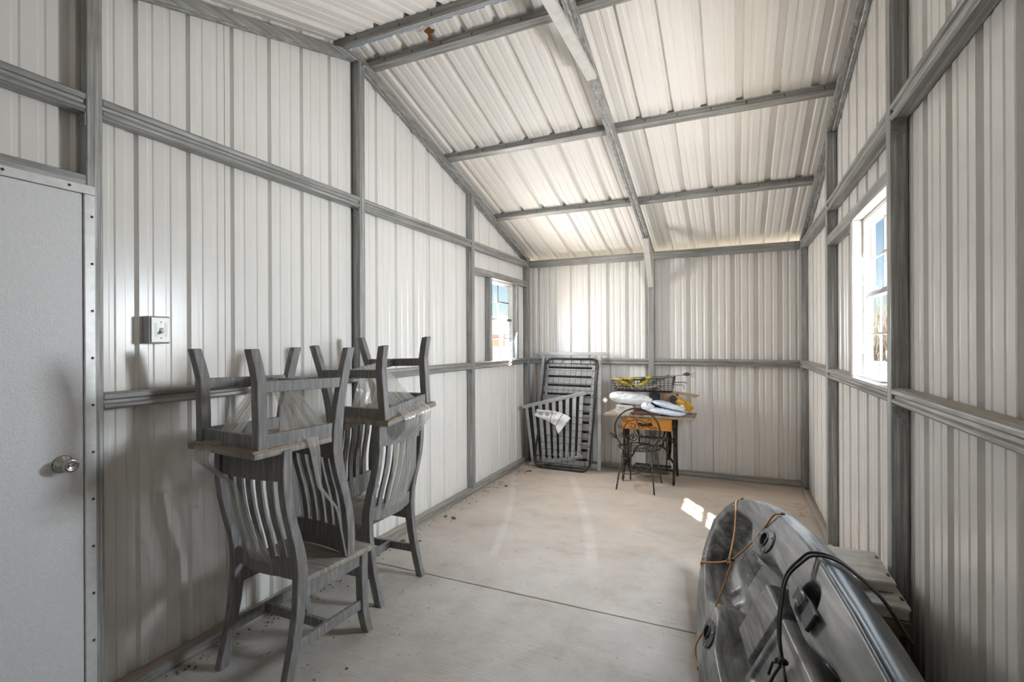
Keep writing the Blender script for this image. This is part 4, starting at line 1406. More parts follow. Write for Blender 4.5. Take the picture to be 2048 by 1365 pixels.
# wire basket with garden things
wb = empty('wire_basket', 'black wire basket of garden gloves on top of the pile', 'basket', (-0.92, 5.43, 0.92))
wb.matrix_world = Matrix.Identity(4)
X0, X1, Y0, Y1, Z0, Z1 = -1.215, -0.585, 5.315, 5.575, 0.935, 1.075
mb = MB()
mb.tube([(X0, Y0, Z1 - 0.03), (X1, Y0, Z1 + 0.02), (X1, Y1, Z1 + 0.02), (X0, Y1, Z1 - 0.02)], 0.0045, 6, True)
mb.build('rim', M_BLACKSTEEL, wb)
mb = MB()
for k in range(17):
    t = k / 16
    x = X0 + (X1 - X0) * t
    zt = Z1 - 0.03 + 0.05 * t
    mb.tube([(x, Y0, zt), (x, Y0 + 0.02, Z0), (x, Y1 - 0.02, Z0), (x, Y1, zt)], 0.0018, 4)
for k in range(7):
    y = Y0 + 0.02 + (Y1 - Y0 - 0.04) * k / 6
    mb.tube([(X0, y, Z1 - 0.03), (X0 + 0.02, y, Z0), (X1 - 0.02, y, Z0), (X1, y, Z1 + 0.02)], 0.0018, 4)
for q in (0.25, 0.5, 0.75):
    i_ = 0.02 * (1 - q)
    mb.tube([(X0 + i_, Y0 + i_, Z0 + (Z1 - 0.03 - Z0) * q), (X1 - i_, Y0 + i_, Z0 + (Z1 + 0.02 - Z0) * q), (X1 - i_, Y1 - i_, Z0 + (Z1 + 0.02 - Z0) * q), (X0 + i_, Y1 - i_, Z0 + (Z1 - 0.02 - Z0) * q)], 0.0020, 4, True)
mb.build('wire_mesh', M_BLACKSTEEL, wb)
mb = MB(); mb.tube([(X1, 5.40, 1.040), (-0.47, 5.395, 1.045), (-0.455, 5.395, 1.030)], 0.0042, 6); mb.tube([(X1 - 0.02, 5.44, 1.01), (-0.49, 5.43, 1.012), (-0.485, 5.43, 0.975)], 0.0032, 6)
mb.build('hook_handle', M_BLACKSTEEL, wb)


def glove(name, c, rz, m, label, pitch=0.0, flip=1):
    g_ = empty(name, label, 'glove', c)
    g_.matrix_world = Matrix.Translation(c) @ Matrix.Rotation(math.radians(rz), 4, 'Z') @ Matrix.Rotation(math.radians(pitch), 4, 'Y')
    mbp = MB()
    P_ = []
    for i in range(9):
        t = i / 8
        wd = 0.036 + 0.012 * math.sin(t * 3.0)
        P_.append([(-0.10 + 0.12 * t, wd * (j / 4 - 1), 0.014 * math.cos((j / 4 - 1) * 1.5) + 0.004 * math.sin(7 * t + j)) for j in range(9)])
    mbp.grid(P_, True, 0.016)
    mbp.build('palm', m, g_)
    for k in range(4):
        y = -0.032 + 0.0215 * k
        ln = (0.062, 0.078, 0.074, 0.056)[k]
        f_ = MB(); f_.tube([(0.01, y, 0.004), (0.01 + ln * .5, y * 1.15, 0.012), (0.01 + ln, y * 1.3, 0.002)], [0.0105, 0.0105, 0.007], 8); f_.build('finger', m, g_)
    f_ = MB(); f_.tube([(-0.05, flip * 0.03, 0.004), (-0.02, flip * 0.058, 0.008), (0.01, flip * 0.072, 0.002)], [0.012, 0.011, 0.008], 8); f_.build('thumb', m, g_)
    c_ = MB(); c_.tube([(-0.098, 0, 0.003), (-0.135, 0, 0.003)], [0.036, 0.042], 12); cc = c_.build('cuff', M_OLIVE, g_); cc.scale = (1, 1, 0.35)
    return g_


glove('garden_glove', (-1.095, 5.35, 1.030), 188, M_YELLOW, 'yellow striped garden glove hanging at the near end of the wire basket', -22)
glove('garden_glove', (-1.005, 5.38, 1.062), 168, M_YELLOW, 'yellow garden glove laid flat in the middle of the wire basket', 4)
glove('garden_glove', (-0.86, 5.36, 1.055), 35, M_YELLOW, 'yellow garden glove pointing up beside the olive leaf', -32)
# olive cloth tongue
P = [[(-0.80 + 0.16 * t, 5.40 + 0.05 * (s_ - 0.5), 1.03 + 0.075 * t + 0.012 * math.sin(3.14 * s_) + 0.006 * math.sin(8 * t)) for s_ in [j / 5 for j in range(6)]] for t in [i / 9 for i in range(10)]]
mb = MB(); mb.grid(P, True, 0.010); tag(mb.build('olive_cloth', M_OLIVE), 'olive green cloth strip standing up in the wire basket', 'cloth')
# wicker dish at the left of the basket
wk = empty('wicker_tray', 'straw wicker tray at the near end of the wire basket', 'tray', (-1.12, 5.46, 1.02))
wk.matrix_world = Matrix.Identity(4)
mb = MB()
for k in range(6):
    q = k / 5
    mb.tube([Vector((-1.115 + (0.075 + 0.03 * q) * math.cos(a), 5.47 + (0.06 + 0.02 * q) * math.sin(a), 0.99 + 0.075 * q + 0.003 * math.sin(9 * a + k * 3.1))) for a in [2 * math.pi * i / 40 for i in range(40)]], 0.0055, 5, True)
mb.build('weave', M_WICKER, wk)
mb = MB()
for k in range(16):
    a = 2 * math.pi * k / 16
    mb.tube([(-1.115 + 0.075 * math.cos(a), 5.47 + 0.06 * math.sin(a), 0.985), (-1.115 + 0.106 * math.cos(a), 5.47 + 0.081 * math.sin(a), 1.07)], 0.0042, 5)
mb.build('stakes', M_WICKER, wk)
# pale curved bark piece and loose twigs in the basket
P = [[(-1.00 + 0.27 * t, 5.335 + 0.05 * s_, 0.962 + 0.045 * t ** 2 + 0.018 * math.sin(3.14 * s_)) for s_ in [j / 5 for j in range(6)]] for t in [i / 10 for i in range(11)]]
mb = MB(); mb.grid(P, True, 0.006); tag(mb.build('bark_piece', M_SHARD), 'pale curved bark piece low in the wire basket', 'bark')
rnd = random.Random(9)
mb = MB()
for k in range(70):
    x, y, z = rnd.uniform(-1.17, -0.72), rnd.uniform(5.34, 5.55), rnd.uniform(0.946, 0.985)
    a, l_ = rnd.uniform(0, 6.3), rnd.uniform(0.015, 0.05)
    mb.tube([(x, y, z), (x + l_ * .5 * math.cos(a), y + l_ * .5 * math.sin(a), z + 0.006), (x + l_ * math.cos(a), y + l_ * math.sin(a), z + rnd.uniform(-.004, .01))], 0.0035, 4)
tag(mb.build('twigs', M_TWIG), 'tangle of dark twigs in the bottom of the wire basket', 'twigs', kind='stuff')
# dried seed head on a long stalk sticking out to the right
ds = empty('dried_seed_stalk', 'dried brown seed head on a stalk sticking out of the basket', 'dried plant', (-0.5, 5.4, 1.12))
ds.matrix_world = Matrix.Identity(4)
mb = MB(); mb.tube([(-0.80, 5.42, 1.06), (-0.60, 5.41, 1.105), (-0.49, 5.40, 1.118)], 0.0028, 5); mb.build('stalk', M_TWIG, ds)
mb = MB(); mb.lathe([(0.002, -0.04), (0.013, -0.022), (0.021, 0.0), (0.018, 0.018), (0.004, 0.034)], (-0.458, 5.40, 1.128), (1, 0, 0.1), 12); mb.build('seed_head', M_TWIG, ds)
mb = MB()
for k in range(5):
    mb.tube([(-0.445, 5.40, 1.12), (-0.40, 5.40 + 0.01 * (k - 2), 1.122 + 0.010 * (k - 2)), (-0.365, 5.40 + 0.015 * (k - 2), 1.116 + 0.014 * (k - 2))], 0.0014, 4)
mb.build('bristles', M_TWIG, ds)
# paper tag hanging at the left
tg = empty('paper_tag', 'small white paper tag hanging at the left end of the white bag', 'tag', (-1.3, 5.39, 0.83))
tg.matrix_world = Matrix.Identity(4)
mb = MB(); mb.box((-1.297, 5.372, 0.828), (0.042, 0.0015, 0.042), Matrix.Rotation(math.radians(42), 3, 'Y')); mb.build('tag_card', M_WHITEPLASTIC, tg)
mb = MB(); mb.tube([(-1.297, 5.372, 0.858), (-1.285, 5.38, 0.885), (-1.262, 5.39, 0.90)], 0.0012, 4); mb.build('string', M_TWIG, tg)

# ------------------------------------------------------------------ kayak lying on its side along the right wall
def kayak_mat():
    m, nt, b, out = new_mat('swirled_grey_polyethylene')
    n1 = noise(nt, (3.4, 1.0, 4.0), 3, 0.55, 1.6)
    n2 = noise(nt, (26, 2.2, 26), 4, 0.6, 0.6)
    f = math_n(nt, 'ADD', math_n(nt, 'MULTIPLY', n1, 0.62), math_n(nt, 'MULTIPLY', n2, 0.38))
    col = ramp(nt, f, [(0.38, (0.026, 0.027, 0.030)), (0.47, (0.10, 0.103, 0.108)), (0.54, (0.21, 0.213, 0.217)), (0.64, (0.42, 0.42, 0.415))])
    n3 = noise(nt, 5.0, 5, 0.65)
    col = mixc(nt, ramp(nt, n3, [(0.52, (0, 0, 0)), (0.78, (0.45,) * 3)]), col, (0.27, 0.245, 0.215))
    nt.links.new(col, b.inputs['Base Color'])
    b.inputs['Roughness'].default_value = 0.38
    b.inputs['Specular IOR Level'].default_value = 0.5
    add_bump(nt, b, noise(nt, 220, 3), 0.06, 0.003)
    return m


M_KAYAK = kayak_mat()
M_ORANGECORD = mat('orange_bungee', (0.40, 0.165, 0.03), (0.55, 0.27, 0.07), 120.0, rough=0.55)
M_BLACKCORD = mat('black_bungee', (0.014, 0.014, 0.015), (0.03, 0.03, 0.03), 120.0, rough=0.5)
M_RUBBER = mat('worn_black_plastic', (0.030, 0.030, 0.032), (0.07, 0.07, 0.07), 30.0, rough=0.5)

KW = [(0.865, 0.0), (0.85, 0.055), (0.82, 0.112), (0.74, 0.178), (0.635, 0.229), (0.46, 0.290), (0.215, 0.346), (-0.03, 0.374), (-0.25, 0.388),
      (-0.43, 0.393), (-0.57, 0.390), (-0.86, 0.372), (-1.13, 0.346), (-1.45, 0.290), (-1.70, 0.215), (-1.87, 0.12), (-1.93, 0.0)]
KI = [(0.865, 0.0), (0.76, 0.0), (0.74, 0.050), (0.70, 0.115), (0.60, 0.165), (0.48, 0.193), (0.32, 0.222), (0.22, 0.228), (0.15, 0.200), (0.08, 0.172), (-0.06, 0.168), (-0.13, 0.205),
      (-0.20, 0.236), (-0.46, 0.236), (-0.53, 0.205), (-0.75, 0.19), (-0.95, 0.235), (-1.25, 0.215), (-1.45, 0.15), (-1.55, 0.0), (-1.93, 0.0)]


def tab(T, y):
    T = sorted(T)
    xs = [a for a, _ in T]
    return float(np.interp(y, xs, [b for _, b in T]))


def sstep(a, b, x):
    t = min(1.0, max(0.0, (x - a) / (b - a)))
    return t * t * (3 - 2 * t)


def boxmask(x, y, x0, x1, y0, y1, sx, sy):
    return sstep(x0 - sx, x0 + sx, x) * (1 - sstep(x1 - sx, x1 + sx, x)) * sstep(y0 - sy, y0 + sy, y) * (1 - sstep(y1 - sy, y1 + sy, y))


def smooth_tab(T, y, h=0.03):
    return sum(tab(T, y + d) for d in (-h, -h / 2, 0, h / 2, h)) / 5


def deck_z(x, y):
    w = max(tab(KW, y), 1e-4)
    xi = smooth_tab(KI, y)
    ax = abs(x)
    z = 0.010 * (1 - (min(ax / w, 1)) ** 2)
    if xi > 0.003:
        wall = 1 - sstep(xi - 0.050, xi + 0.006, ax)
        depth = 0.150 * sstep(0.765, 0.60, -(-y)) if False else 0.150 * (1 - sstep(0.56, 0.76, y))
        depth *= 1 - 0.25 * sstep(-0.9, -1.4, y) if False else 1.0
        z -= depth * wall
        # step half way up the side of the bow well
        z += 0.030 * wall * sstep(0.10, 0.19, ax) * sstep(0.16, 0.22, y)
        # raised centre console
        z += 0.100 * boxmask(x, y, -0.135, 0.135, -0.415, -0.155, 0.022, 0.020) * wall
        # seat / hatch block further aft
        z += 0.122 * boxmask(x, y, -0.150, 0.150, -1.02, -0.485, 0.020, 0.018) * wall
        z -= 0.010 * boxmask(x, y, -0.105, 0.105, -0.97, -0.535, 0.010, 0.010)
        # ribbed foot mat in the bow well
        mk = boxmask(x, y, -0.075, 0.060, 0.255, 0.550, 0.008, 0.008)
        z += mk * 0.006 * math.sin(2 * math.pi * y / 0.0245)
        # drain pocket
        z -= 0.022 * math.exp(-(((x + 0.155) / 0.040) ** 2 + ((y - 0.315) / 0.020) ** 2))
    # bowl for the side handle toggles
    for s2 in (-1, 1):
        d = math.hypot((x - s2 * 0.268) / 0.9, y + 0.635)
        z -= 0.048 * (1 - sstep(0.050, 0.078, d))
    # moulded slots near the bow
    for s2 in (-1, 1):
        z -= 0.010 * math.exp(-(((x - s2 * 0.175) / 0.008) ** 2 + ((y - 0.66) / 0.030) ** 2))
    return z


# pose found from the photograph: rolled 62 degrees on to its side, bow swung slightly to the left
K_ROLL, K_YAW, K_PITCH = 1.0782, -0.1401, -0.0134
KM = (Matrix.Translation((0.0025, 2.5, 0.3633)) @ Matrix.Rotation(-K_YAW, 4, 'Z') @ Matrix.Rotation(K_PITCH, 4, 'X') @ Matrix.Rotation(-K_ROLL, 4, 'Y'))
ky = empty('kayak', 'grey swirled sit-on-top kayak lying on its side by the right wall', 'kayak', M=KM)
ys = list(np.linspace(-1.93, -0.80, 75)) + list(np.linspace(-0.795, 0.865, 330))
NX = 112
vs, fs = [], []
ROWS = []
for y in ys:
    w = max(tab(KW, y), 0.0006)
    keel = 0.285 * (1 - abs((y + 0.53) / 1.42) ** 3.2)
    keel = max(keel, 0.012)
    flare = min(1.0, w / 0.2)
    row = []
    for i in range(NX + 1):
        u = -1 + 2 * i / NX
        x = u * (w - 0.004)
        row.append((x, y, deck_z(x, y)))
    # right gunwale lip, flank and bottom, then up the left side
    half = [(w, -0.004), (w + 0.001, -0.010), (w - 0.004 * flare, -0.014), (w + 0.008 * flare, -0.022), (w + 0.020 * flare, -0.060), (w + 0.016 * flare, -0.100), (w * 0.97, -0.150), (w * 0.88, -0.205), (w * 0.70, -0.250), (w * 0.40, -0.275), (w * 0.12, -0.285)]
    kk = keel / 0.285
    ring = [(a, y, b * (kk if b < -0.02 else min(1, kk * 2))) for a, b in half]
    row += ring
    row += [(-a, y, b * (kk if b < -0.02 else min(1, kk * 2))) for a, b in reversed(half)]
    ROWS.append(row)
n = len(ROWS[0])
vs = [p for r in ROWS for p in r]
for i in range(len(ROWS) - 1):
    for k in range(n):
        k2 = (k + 1) % n
        fs.append((i * n + k, (i + 1) * n + k, (i + 1) * n + k2, i * n + k2))
mb = MB(); mb.add(vs, fs, True)
hull = mb.build('hull', M_KAYAK, ky)

# flush rod holders
for s2 in (-1, 1):
    c = Vector((s2 * 0.252, -0.058, deck_z(s2 * 0.252, -0.058) + 0.004))
    P = MB()
    outer = [c + Vector((0.055 * math.cos(a) * (1 if math.sin(a) < 0 else 0.85), 0.092 * math.sin(a), 0.003)) for a in [2 * math.pi * k / 28 for k in range(28)]]
    inner = [c + Vector((0.028 * math.cos(a), 0.040 * math.sin(a), 0.007)) for a in [2 * math.pi * k / 28 for k in range(28)]]
    deep = [p + Vector((0, -0.02, -0.060)) for p in inner]
    low = [p + Vector((0, 0, -0.008)) for p in outer]
    V = low + outer + inner + deep
    Fc = []
    for r in range(3):
        for k in range(28):
            k2 = (k + 1) % 28
            Fc.append((r * 28 + k, r * 28 + k2, (r + 1) * 28 + k2, (r + 1) * 28 + k))
    Fc.append(tuple(range(3 * 28, 4 * 28)))
    P.add(V, Fc, False)
    rh = P.build('rod_holder', M_RUBBER, ky)
    mb = MB(); mb.tube([inner[k] + Vector((0, 0, 0.002)) for k in range(28)], 0.0035, 6, True); mb.build('holder_lip', M_BLACK, rh)
    mb = MB(); mb.lathe([(0.0275, -0.012), (0.0275, -0.010)], c + Vector((0, -0.006, 0)), (0, 0.25, 1), 16); mb.build('holder_bore', M_BLACK, rh)
    for dx, dy in ((0.0, 0.070), (0.032, -0.056), (-0.032, -0.056)):
        mb = MB(); mb.lathe([(0.0055, 0), (0.0055, 0.002), (0.003, 0.004)], c + Vector((dx, dy, 0.005)), (0, 0, 1), 10); mb.build('screw', M_NICKEL, rh)

# side handle toggles in the bowls
for s2 in (-1, 1):
    bz = deck_z(s2 * 0.268, -0.635)
    hx = s2 * 0.258
    mb = MB()
    mb.box((hx, -0.615, bz + 0.050), (0.046, 0.110, 0.012), Matrix.Rotation(0.12, 3, 'X'))
    mb.box((hx - s2 * 0.004, -0.715, bz + 0.056), (0.062, 0.110, 0.014), Matrix.Rotation(-0.15, 3, 'X'))
    h_ = mb.build('carry_handle', M_BLACK, ky, 0.004)
    mb = MB()
    mb.tube([(hx - 0.018, -0.545, bz + 0.05), (hx - 0.018, -0.645, bz + 0.062), (hx + 0.018, -0.645, bz + 0.062), (hx + 0.018, -0.545, bz + 0.05)], 0.006, 6, True)
    mb.build('buckle', mat('grey_metal_buckle', (0.30, 0.30, 0.31), rough=0.35, metal=0.7) if s2 > 0 else M_GREYPLASTIC, h_)
    mb = MB(); mb.lathe([(0.006, 0), (0.006, 0.012)], (hx, -0.560, bz + 0.008), (0, 0, 1), 10); mb.build('bolt', M_NICKEL, h_)

# orange shock cord: four arms meeting at a centre clip above the bow well
cz = 0.020
clipA, clipB = Vector((0.015, 0.185, cz)), Vector((0.040, 0.145, cz))


def sag(p, q, k=8, d=0.012, out=0.0):
    p, q = Vector(p), Vector(q)
    return [p.lerp(q, i / k) + Vector((0, 0, -d * math.sin(math.pi * i / k))) for i in range(k + 1)]


arms = [sag(clipA, (0.205, 0.635, 0.012)) + [(0.222, 0.645, 0.004), (0.238, 0.640, -0.02)],
        sag(clipB, (0.345, 0.010, 0.014)) + [(0.368, -0.005, 0.010), (0.385, -0.020, -0.008)],
        sag(clipA, (-0.195, 0.605, 0.012)) + [(-0.218, 0.618, 0.0), (-0.232, 0.612, -0.02)],
        sag(clipB, (-0.350, -0.010, 0.012)) + [(-0.380, -0.035, 0.004), (-0.392, -0.075, -0.014), (-0.390, -0.12, -0.02)]]
for A in arms:
    mb = MB(); mb.tube(smooth_path(A, 3), 0.0042, 7); mb.build('orange_cord', M_ORANGECORD, ky)
mb = MB(); mb.tube([clipA, clipB], 0.0042, 7); mb.tube([clipA + Vector((-0.012, 0.0, 0)), clipB + Vector((-0.012, -0.004, 0))], 0.0042, 7)
cl = mb.build('cord_bridge', M_ORANGECORD, ky)
for q in (clipA, clipB):
    mb = MB(); mb.lathe([(0.0075, -0.008), (0.010, -0.003), (0.010, 0.003), (0.0075, 0.008)], q, (0.5, -0.8, 0), 10); mb.build('cord_clip', M_RUBBER, ky)
for q in ((0.240, 0.640, -0.012), (0.386, -0.022, -0.006), (-0.234, 0.612, -0.012), (-0.392, -0.12, -0.012)):
    mb = MB(); mb.lathe([(0.009, -0.004), (0.009, 0.004)], q, (1 if q[0] > 0 else -1, 0, 0.6), 10); mb.build('pad_eye', M_RUBBER, ky)

# doubled black cord over the upper gunwale, knotted on the hatch
kn = Vector((0.070, -0.690, -0.005))
for k in (-1, 1):
    o_ = Vector((0, 0.011 * k, 0))
    mb = MB()
    mb.tube(smooth_path([kn + o_ * .3, Vector((0.13, -0.655, 0.030)) + o_, Vector((0.21, -0.60, 0.052)) + o_, Vector((0.285, -0.545, 0.058)) + o_, Vector((0.350, -0.515, 0.034)) + o_ * 1.2, Vector((0.392, -0.510, 0.012)) + o_ * 1.3,
             Vector((0.420, -0.535, -0.040)) + o_ * 1.2, Vector((0.424, -0.60, -0.085)) + o_ * 1.1, Vector((0.412, -0.69, -0.14)) + o_, Vector((0.36, -0.76, -0.215)) + o_]), 0.0050, 7)
    mb.build('black_cord', M_BLACKCORD, ky)
mb = MB()
for k in range(3):
    mb.tube([kn + Vector((0.014 * math.cos(a + k), 0.016 * math.sin(a), 0.010 * math.cos(a + 2 * k) + 0.004)) for a in [2 * math.pi * i / 12 for i in range(12)]], 0.0052, 6, True)
mb.tube([kn, kn + Vector((-0.045, -0.010, 0.006)), kn + Vector((-0.085, -0.004, 0.0))], 0.0048, 6)
mb.tube([kn, kn + Vector((-0.030, 0.030, 0.010)), kn + Vector((-0.075, 0.034, 0.0))], 0.0048, 6)
mb.tube([kn, kn + Vector((-0.006, -0.045, 0.004)), kn + Vector((-0.020, -0.085, -0.002))], 0.0052, 6)
mb.build('cord_knot', M_BLACKCORD, ky)
# second strap end lower on the hatch
mb = MB(); mb.box((-0.085, -0.74, -0.022), (0.05, 0.11, 0.012), Matrix.Rotation(0.3, 3, 'Z')); mb.build('paddle_strap', M_BLACK, ky, 0.003)

# ------------------------------------------------------------------ crate and clear cases between kayak and wall
M_CRATE = mat('dusty_brown_plastic', (0.11, 0.075, 0.045), (0.17, 0.12, 0.075), 12.0, rough=0.55)


def clear_mat():
    m, nt, b, out = new_mat('dusty_clear_plastic')
    tr = nt.nodes.new('ShaderNodeBsdfTransparent')
    tr.inputs[0].default_value = (0.93, 0.93, 0.91, 1)
    mx = nt.nodes.new('ShaderNodeMixShader')
    nz = noise(nt, (6, 14, 6), 5, 0.6, 0.5)
    nt.links.new(ramp(nt, nz, [(0.30, (0.42,) * 3), (0.70, (0.80,) * 3)]), mx.inputs[0])
    b.inputs['Base Color'].default_value = (0.63, 0.60, 0.55, 1)
    b.inputs['Roughness'].default_value = 0.28
    nt.links.new(tr.outputs[0], mx.inputs[1])
    nt.links.new(b.outputs[0], mx.inputs[2])
    nt.links.new(mx.outputs[0], out.inputs[0])
    return m


M_CLEAR = clear_mat()
cr = empty('storage_crate', 'dusty brown slotted plastic crate between the kayak and the wall', 'crate', (0.50, 2.5, 0))
cr.matrix_world = Matrix.Identity(4)
cx0, cx1, cy0, cy1, ch = 0.425, 0.588, 2.290, 2.720, 0.420
t_ = 0.006
# slotted near end wall and plain walls
zs_ = [0.0, 0.10, 0.22, 0.27, 0.345, 0.40]
for (a0, a1, b0, b1, axis) in ((cx0, cx1, cy0, cy0 + t_, 'x'), (cx0, cx1, cy1 - t_, cy1, 'x'), (cx0, cx0 + t_, cy0 + t_, cy1 - t_, 'y'), (cx1 - t_, cx1, cy0 + t_, cy1 - t_, 'y')):
    mb = MB()
    mb.mm(a0, a1, b0, b1, 0.002, 0.305)
    mb.mm(a0, a1, b0, b1, 0.365, ch)
    L0, L1 = (a0, a1) if axis == 'x' else (b0, b1)
    nslot = 4 if axis == 'x' else 10
    wcell = (L1 - L0) / nslot
    for k in range(nslot + 1):
        p0_, p1_ = L0 + k * wcell - wcell * 0.24, L0 + k * wcell + wcell * 0.24
        p0_, p1_ = max(p0_, L0), min(p1_, L1)
        if axis == 'x':
            mb.mm(p0_, p1_, b0, b1, 0.305, 0.365)
        else:
            mb.mm(a0, a1, p0_, p1_, 0.305, 0.365)
    mb.build('crate_wall', M_CRATE, cr)
mb = MB()
for a0, a1, b0, b1 in ((cx0 - 0.014, cx1 + 0.003, cy0 - 0.014, cy0), (cx0 - 0.014, cx1 + 0.003, cy1, cy1 + 0.014), (cx0 - 0.014, cx0, cy0, cy1), (cx1, cx1 + 0.003, cy0, cy1)):
    mb.mm(a0, a1, b0, b1, ch - 0.034, ch)
mb.build('crate_rim', M_CRATE, cr, 0.004)
mb = MB(); mb.mm(cx0 + t_, cx1 - t_, cy0 + t_, cy1 - t_, 0.002, 0.008); mb.build('crate_floor', M_CRATE, cr)


def case(name, label, x0, x1, y0, y1, z0, z1, inset=0.012):
    c_ = empty(name, label, 'storage case', (x0, y0, z0))
    c_.matrix_world = Matrix.Identity(4)
    mb = MB(); mb.mm(x0 + 0.004, x1 - 0.004, y0 + 0.004, y1 - 0.004, z0, z1 - 0.014); mb.build('case_body', M_CLEAR, c_, 0.006)
    mb = MB(); mb.mm(x0, x1, y0, y1, z1 - 0.0135, z1); ld = mb.build('case_lid', M_CLEAR, c_, 0.004)
    for y in (y0 + 0.07, y1 - 0.07):
        mb = MB(); mb.box((x0 + 0.008, y, z1 + 0.001), (0.014, 0.030, 0.003)); mb.build('hinge', M_RUBBER, ld)
        mb = MB(); mb.box((x1 - 0.012, y, z1 + 0.001), (0.010, 0.024, 0.003)); mb.build('latch', M_RUBBER, ld)
    return c_


case('clear_storage_case', 'larger dusty clear plastic case lying directly on the brown crate', 0.378, 0.592, 2.285, 2.735, ch + 0.002, ch + 0.054)
cu = case('clear_storage_case', 'smaller dusty clear plastic case on top of the larger one', 0.374, 0.572, 2.385, 2.705, ch + 0.056, ch + 0.100)
M_PINK = mat('faded_pink_lures', (0.45, 0.16, 0.30), (0.55, 0.30, 0.40), 50.0, rough=0.5)
mb = MB(); mb.box((0.520, 2.405, ch + 0.075), (0.040, 0.016, 0.012)); mb.build('lure', M_PINK, cu, 0.003)

# ------------------------------------------------------------------ odd bits: dry leaf under the ridge, litter along the rail
M_LEAF = mat('dry_brown_leaf', (0.16, 0.065, 0.018), (0.26, 0.115, 0.035), 60.0, rough=0.7)
lf = [(0.0, 0.046), (-0.010, 0.036), (-0.036, 0.024), (-0.040, 0.010), (-0.020, -0.006), (-0.012, -0.022), (-0.016, -0.040), (-0.004, -0.058), (0.010, -0.050), (0.016, -0.030), (0.008, -0.018), (0.006, -0.004), (0.026, 0.006), (0.030, 0.028), (0.014, 0.032)]
lo_ = MB()
lo_.add([(a, 0.002 * math.sin(70 * a) - 0.003, b) for a, b in lf] + [(a, 0.002 * math.sin(70 * a), b) for a, b in lf],
        [tuple(range(len(lf))), tuple(reversed(range(len(lf), 2 * len(lf))))] + [(i, (i + 1) % len(lf), len(lf) + (i + 1) % len(lf), len(lf) + i) for i in range(len(lf))])
leaf = lo_.build('dry_leaf', M_LEAF)
leaf.matrix_world = Matrix.Translation((-1.775, 2.700, 3.452)) @ Matrix.Rotation(0.35, 4, 'Z')
tag(leaf, 'brown dry leaf caught under the roof ridge', 'leaf')
rnd = random.Random(21)
lit = MB()


def scrap(x, y, r, z=0.001):
    k = rnd.randint(4, 6)
    a0 = rnd.uniform(0, 6)
    top_ = [(x + r * rnd.uniform(.4, 1) * math.cos(a0 + 6.283 * i / k), y + r * rnd.uniform(.4, 1) * math.sin(a0 + 6.283 * i / k), z + rnd.uniform(.001, r * .5)) for i in range(k)]
    bot = [(a, b, z) for a, b, _ in top_]
    lit.add(bot + top_, [tuple(range(k)), tuple(range(k, 2 * k))] + [(i, (i + 1) % k, k + (i + 1) % k, k + i) for i in range(k)])


for k in range(230):
    y = rnd.uniform(1.3, 5.6)
    scrap(-2.305 + abs(rnd.gauss(0, 0.07)), y, rnd.uniform(0.002, 0.009))
for k in range(50):
    scrap(rnd.uniform(-2.2, -1.4), rnd.uniform(1.9, 3.2), rnd.uniform(0.0015, 0.005))
for k in range(110):
    scrap(rnd.uniform(-2.2, 0.5), rnd.uniform(2.0, 5.6), rnd.uniform(0.001, 0.004))
for k in range(12):
    scrap(-2.24 + rnd.uniform(0, 0.12), rnd.choice((3.05, 3.6, 4.35, 4.6, 5.2)) + rnd.uniform(-.06, .06), rnd.uniform(0.012, 0.024))
for k in range(14):
    scrap(rnd.uniform(-2.2, -1.6), rnd.uniform(1.6, 1.9), rnd.uniform(0.003, 0.008))
tag(lit.build('leaf_litter', M_TWIG), 'scattered crumbs of dry leaf and dirt on the concrete', 'litter', kind='stuff')
# dry straw in the far right corner
sw_ = MB()
for k in range(26):
    x, y = rnd.uniform(0.46, 0.57), rnd.uniform(4.75, 5.5)
    a, l_ = rnd.uniform(0, 6.3), rnd.uniform(0.03, 0.12)
    sw_.tube([(x, y, 0.003), (x + l_ * .5 * math.cos(a) * .5, y + l_ * .5 * math.sin(a), rnd.uniform(.004, .03)), (x + l_ * math.cos(a) * .5, y + l_ * math.sin(a), 0.004)], 0.0012, 4)
tag(sw_.build('dry_straw', M_WICKER), 'wisps of dry straw in the corner behind the kayak', 'straw', kind='stuff')

# ------------------------------------------------------------------ outside, seen through the windows
M_GRASS = mat('winter_grass', (0.21, 0.20, 0.15), (0.29, 0.27, 0.21), 0.8, rough=0.95, detail=8)
M_BARN = mat('red_barn_steel', (0.40, 0.085, 0.06), (0.46, 0.11, 0.08), 1.5, rough=0.6)
M_BARNROOF = mat('pale_barn_roof', (0.52, 0.52, 0.56), (0.60, 0.60, 0.63), 1.0, rough=0.5)
M_POSTW = mat('white_fence_paint', (0.62, 0.62, 0.62), rough=0.6)
M_BRUSH = mat('bare_brown_brush', (0.16, 0.12, 0.105), (0.25, 0.195, 0.17), 1.2, rough=0.95)
M_SHUTTER = mat('dull_green_shutter', (0.20, 0.27, 0.24), (0.25, 0.33, 0.29), 10.0, rough=0.6)
gp = MB()
# lawn: level round the shed, climbing gently beyond the left gable
G = []
for i in range(25):
    x = -90 + i * 7.5
    row = []
    for j in range(25):
        y = -90 + j * 7.5
        d = math.hypot(x + 1, y - 3)
        row.append((x, y, -0.14 + 1.30 * sstep(12, 42, d) * sstep(20, -20, x)))
    G.append(row)
gp.grid(G, True)
tag(gp.build('ground', M_GRASS), 'short winter grass outside around the shed', 'ground', kind='structure')
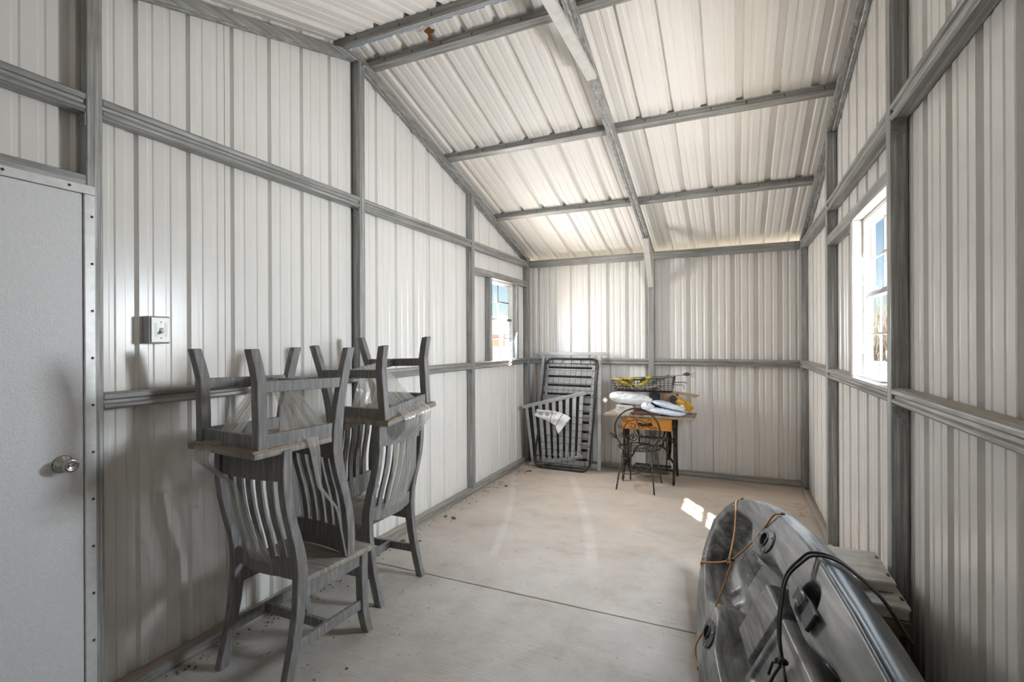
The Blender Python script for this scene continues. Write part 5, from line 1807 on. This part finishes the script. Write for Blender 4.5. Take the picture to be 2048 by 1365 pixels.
# added pale strip round the shed, bounces neutral light up under the eaves
M_BOUNCE = mat('pale_bounce_strip', (0.46, 0.43, 0.39), (0.56, 0.53, 0.49), 6.0, rough=0.95)
ap = MB(); ap.mm(-3.6, -2.48, -1.6, 7.0, -0.2, -0.10); ap.mm(0.76, 3.2, -1.6, 7.0, -0.2, -0.10); ap.mm(-2.48, 0.76, 5.88, 7.0, -0.2, -0.10); ap.mm(-2.48, 0.76, -1.6, -0.57, -0.2, -0.10)
tag(ap.build('path', M_BOUNCE), 'added pale strip round the shed, throws neutral light up at the eaves', 'path', kind='structure')

barn = empty('red_barn', 'red barn with a pale roof seen through the left window', 'building', (-17, 36, 1.1))
barn.matrix_world = Matrix.Translation((-17.5, 37.5, 1.05)) @ Matrix.Rotation(math.radians(22), 4, 'Z')
mb = MB(); mb.mm(-9, 9, 0, 8, 0, 1.25); mb.build('barn_wall', M_BARN, barn)
mb = MB(); mb.mm(-9, 9, -0.02, 0.0, 0.78, 1.25); mb.build('white_band', M_POSTW, barn)
mb = MB(); mb.extrude([(-0.5, 1.25), (8.5, 1.25), (4.0, 2.75)], (-9.4, 0, 0), (9.4, 0, 0), (0, 1, 0), (0, 0, 1)); mb.build('barn_roof', M_BARNROOF, barn)
mb = MB(); mb.tube([(-2, 4, 2.7), (-2, 4, 4.4)], 0.04, 6); mb.build('mast', M_DARKGALV, barn)
# porch post and beam outside the left window
pp = empty('porch_post', 'grey porch post with a beam outside the left window', 'post', (-4.2, 9.0, 0))
pp.matrix_world = Matrix.Identity(4)
mb = MB(); mb.mm(-4.31, -4.19, 9.26, 9.38, -0.12, 1.62); mb.build('post_shaft', M_GREYPAINT, pp, 0.004)
mb = MB(); mb.mm(-6.6, -4.1, 9.25, 9.39, 1.62, 1.86); mb.build('post_beam', M_GREYPAINT, pp, 0.004)
mb = MB(); mb.mm(-4.37, -4.13, 9.20, 9.44, -0.12, 0.35); mb.build('post_plinth', M_GREYPAINT, pp, 0.004)
mb = MB(); mb.mm(-6.6, -6.48, 9.26, 9.38, -0.12, 1.62); mb.build('post_shaft', M_GREYPAINT, pp, 0.004)

# bare brush beyond the right window: each clump a heap of thin branches
for k in range(6):
    cx_, cy_ = 8 + k * 7.0, 40 - k * 2.0
    r2 = random.Random(50 + k)
    mb = MB()
    for q in range(130):
        a, h_ = r2.uniform(0, 6.3), r2.uniform(2.4, 5.4)
        bx_, by_ = cx_ + r2.gauss(0, 1.1), cy_ + r2.gauss(0, 0.8)
        ex, ey = bx_ + math.cos(a) * r2.uniform(0.4, 1.8), by_ + math.sin(a) * r2.uniform(0.4, 1.2)
        mb.tube([(bx_, by_, -0.3), ((bx_ + ex) / 2, (by_ + ey) / 2, h_ * .55), (ex, ey, h_)], [0.030, 0.022, 0.010], 4)
    words = ('first', 'second', 'third', 'fourth', 'fifth', 'sixth', 'seventh', 'eighth', 'ninth')
    tag(mb.build('bare_bush', M_BRUSH), words[k] + ' clump from the left of bare brown brush beyond the right window', 'bush', 'bare brush behind the shed')
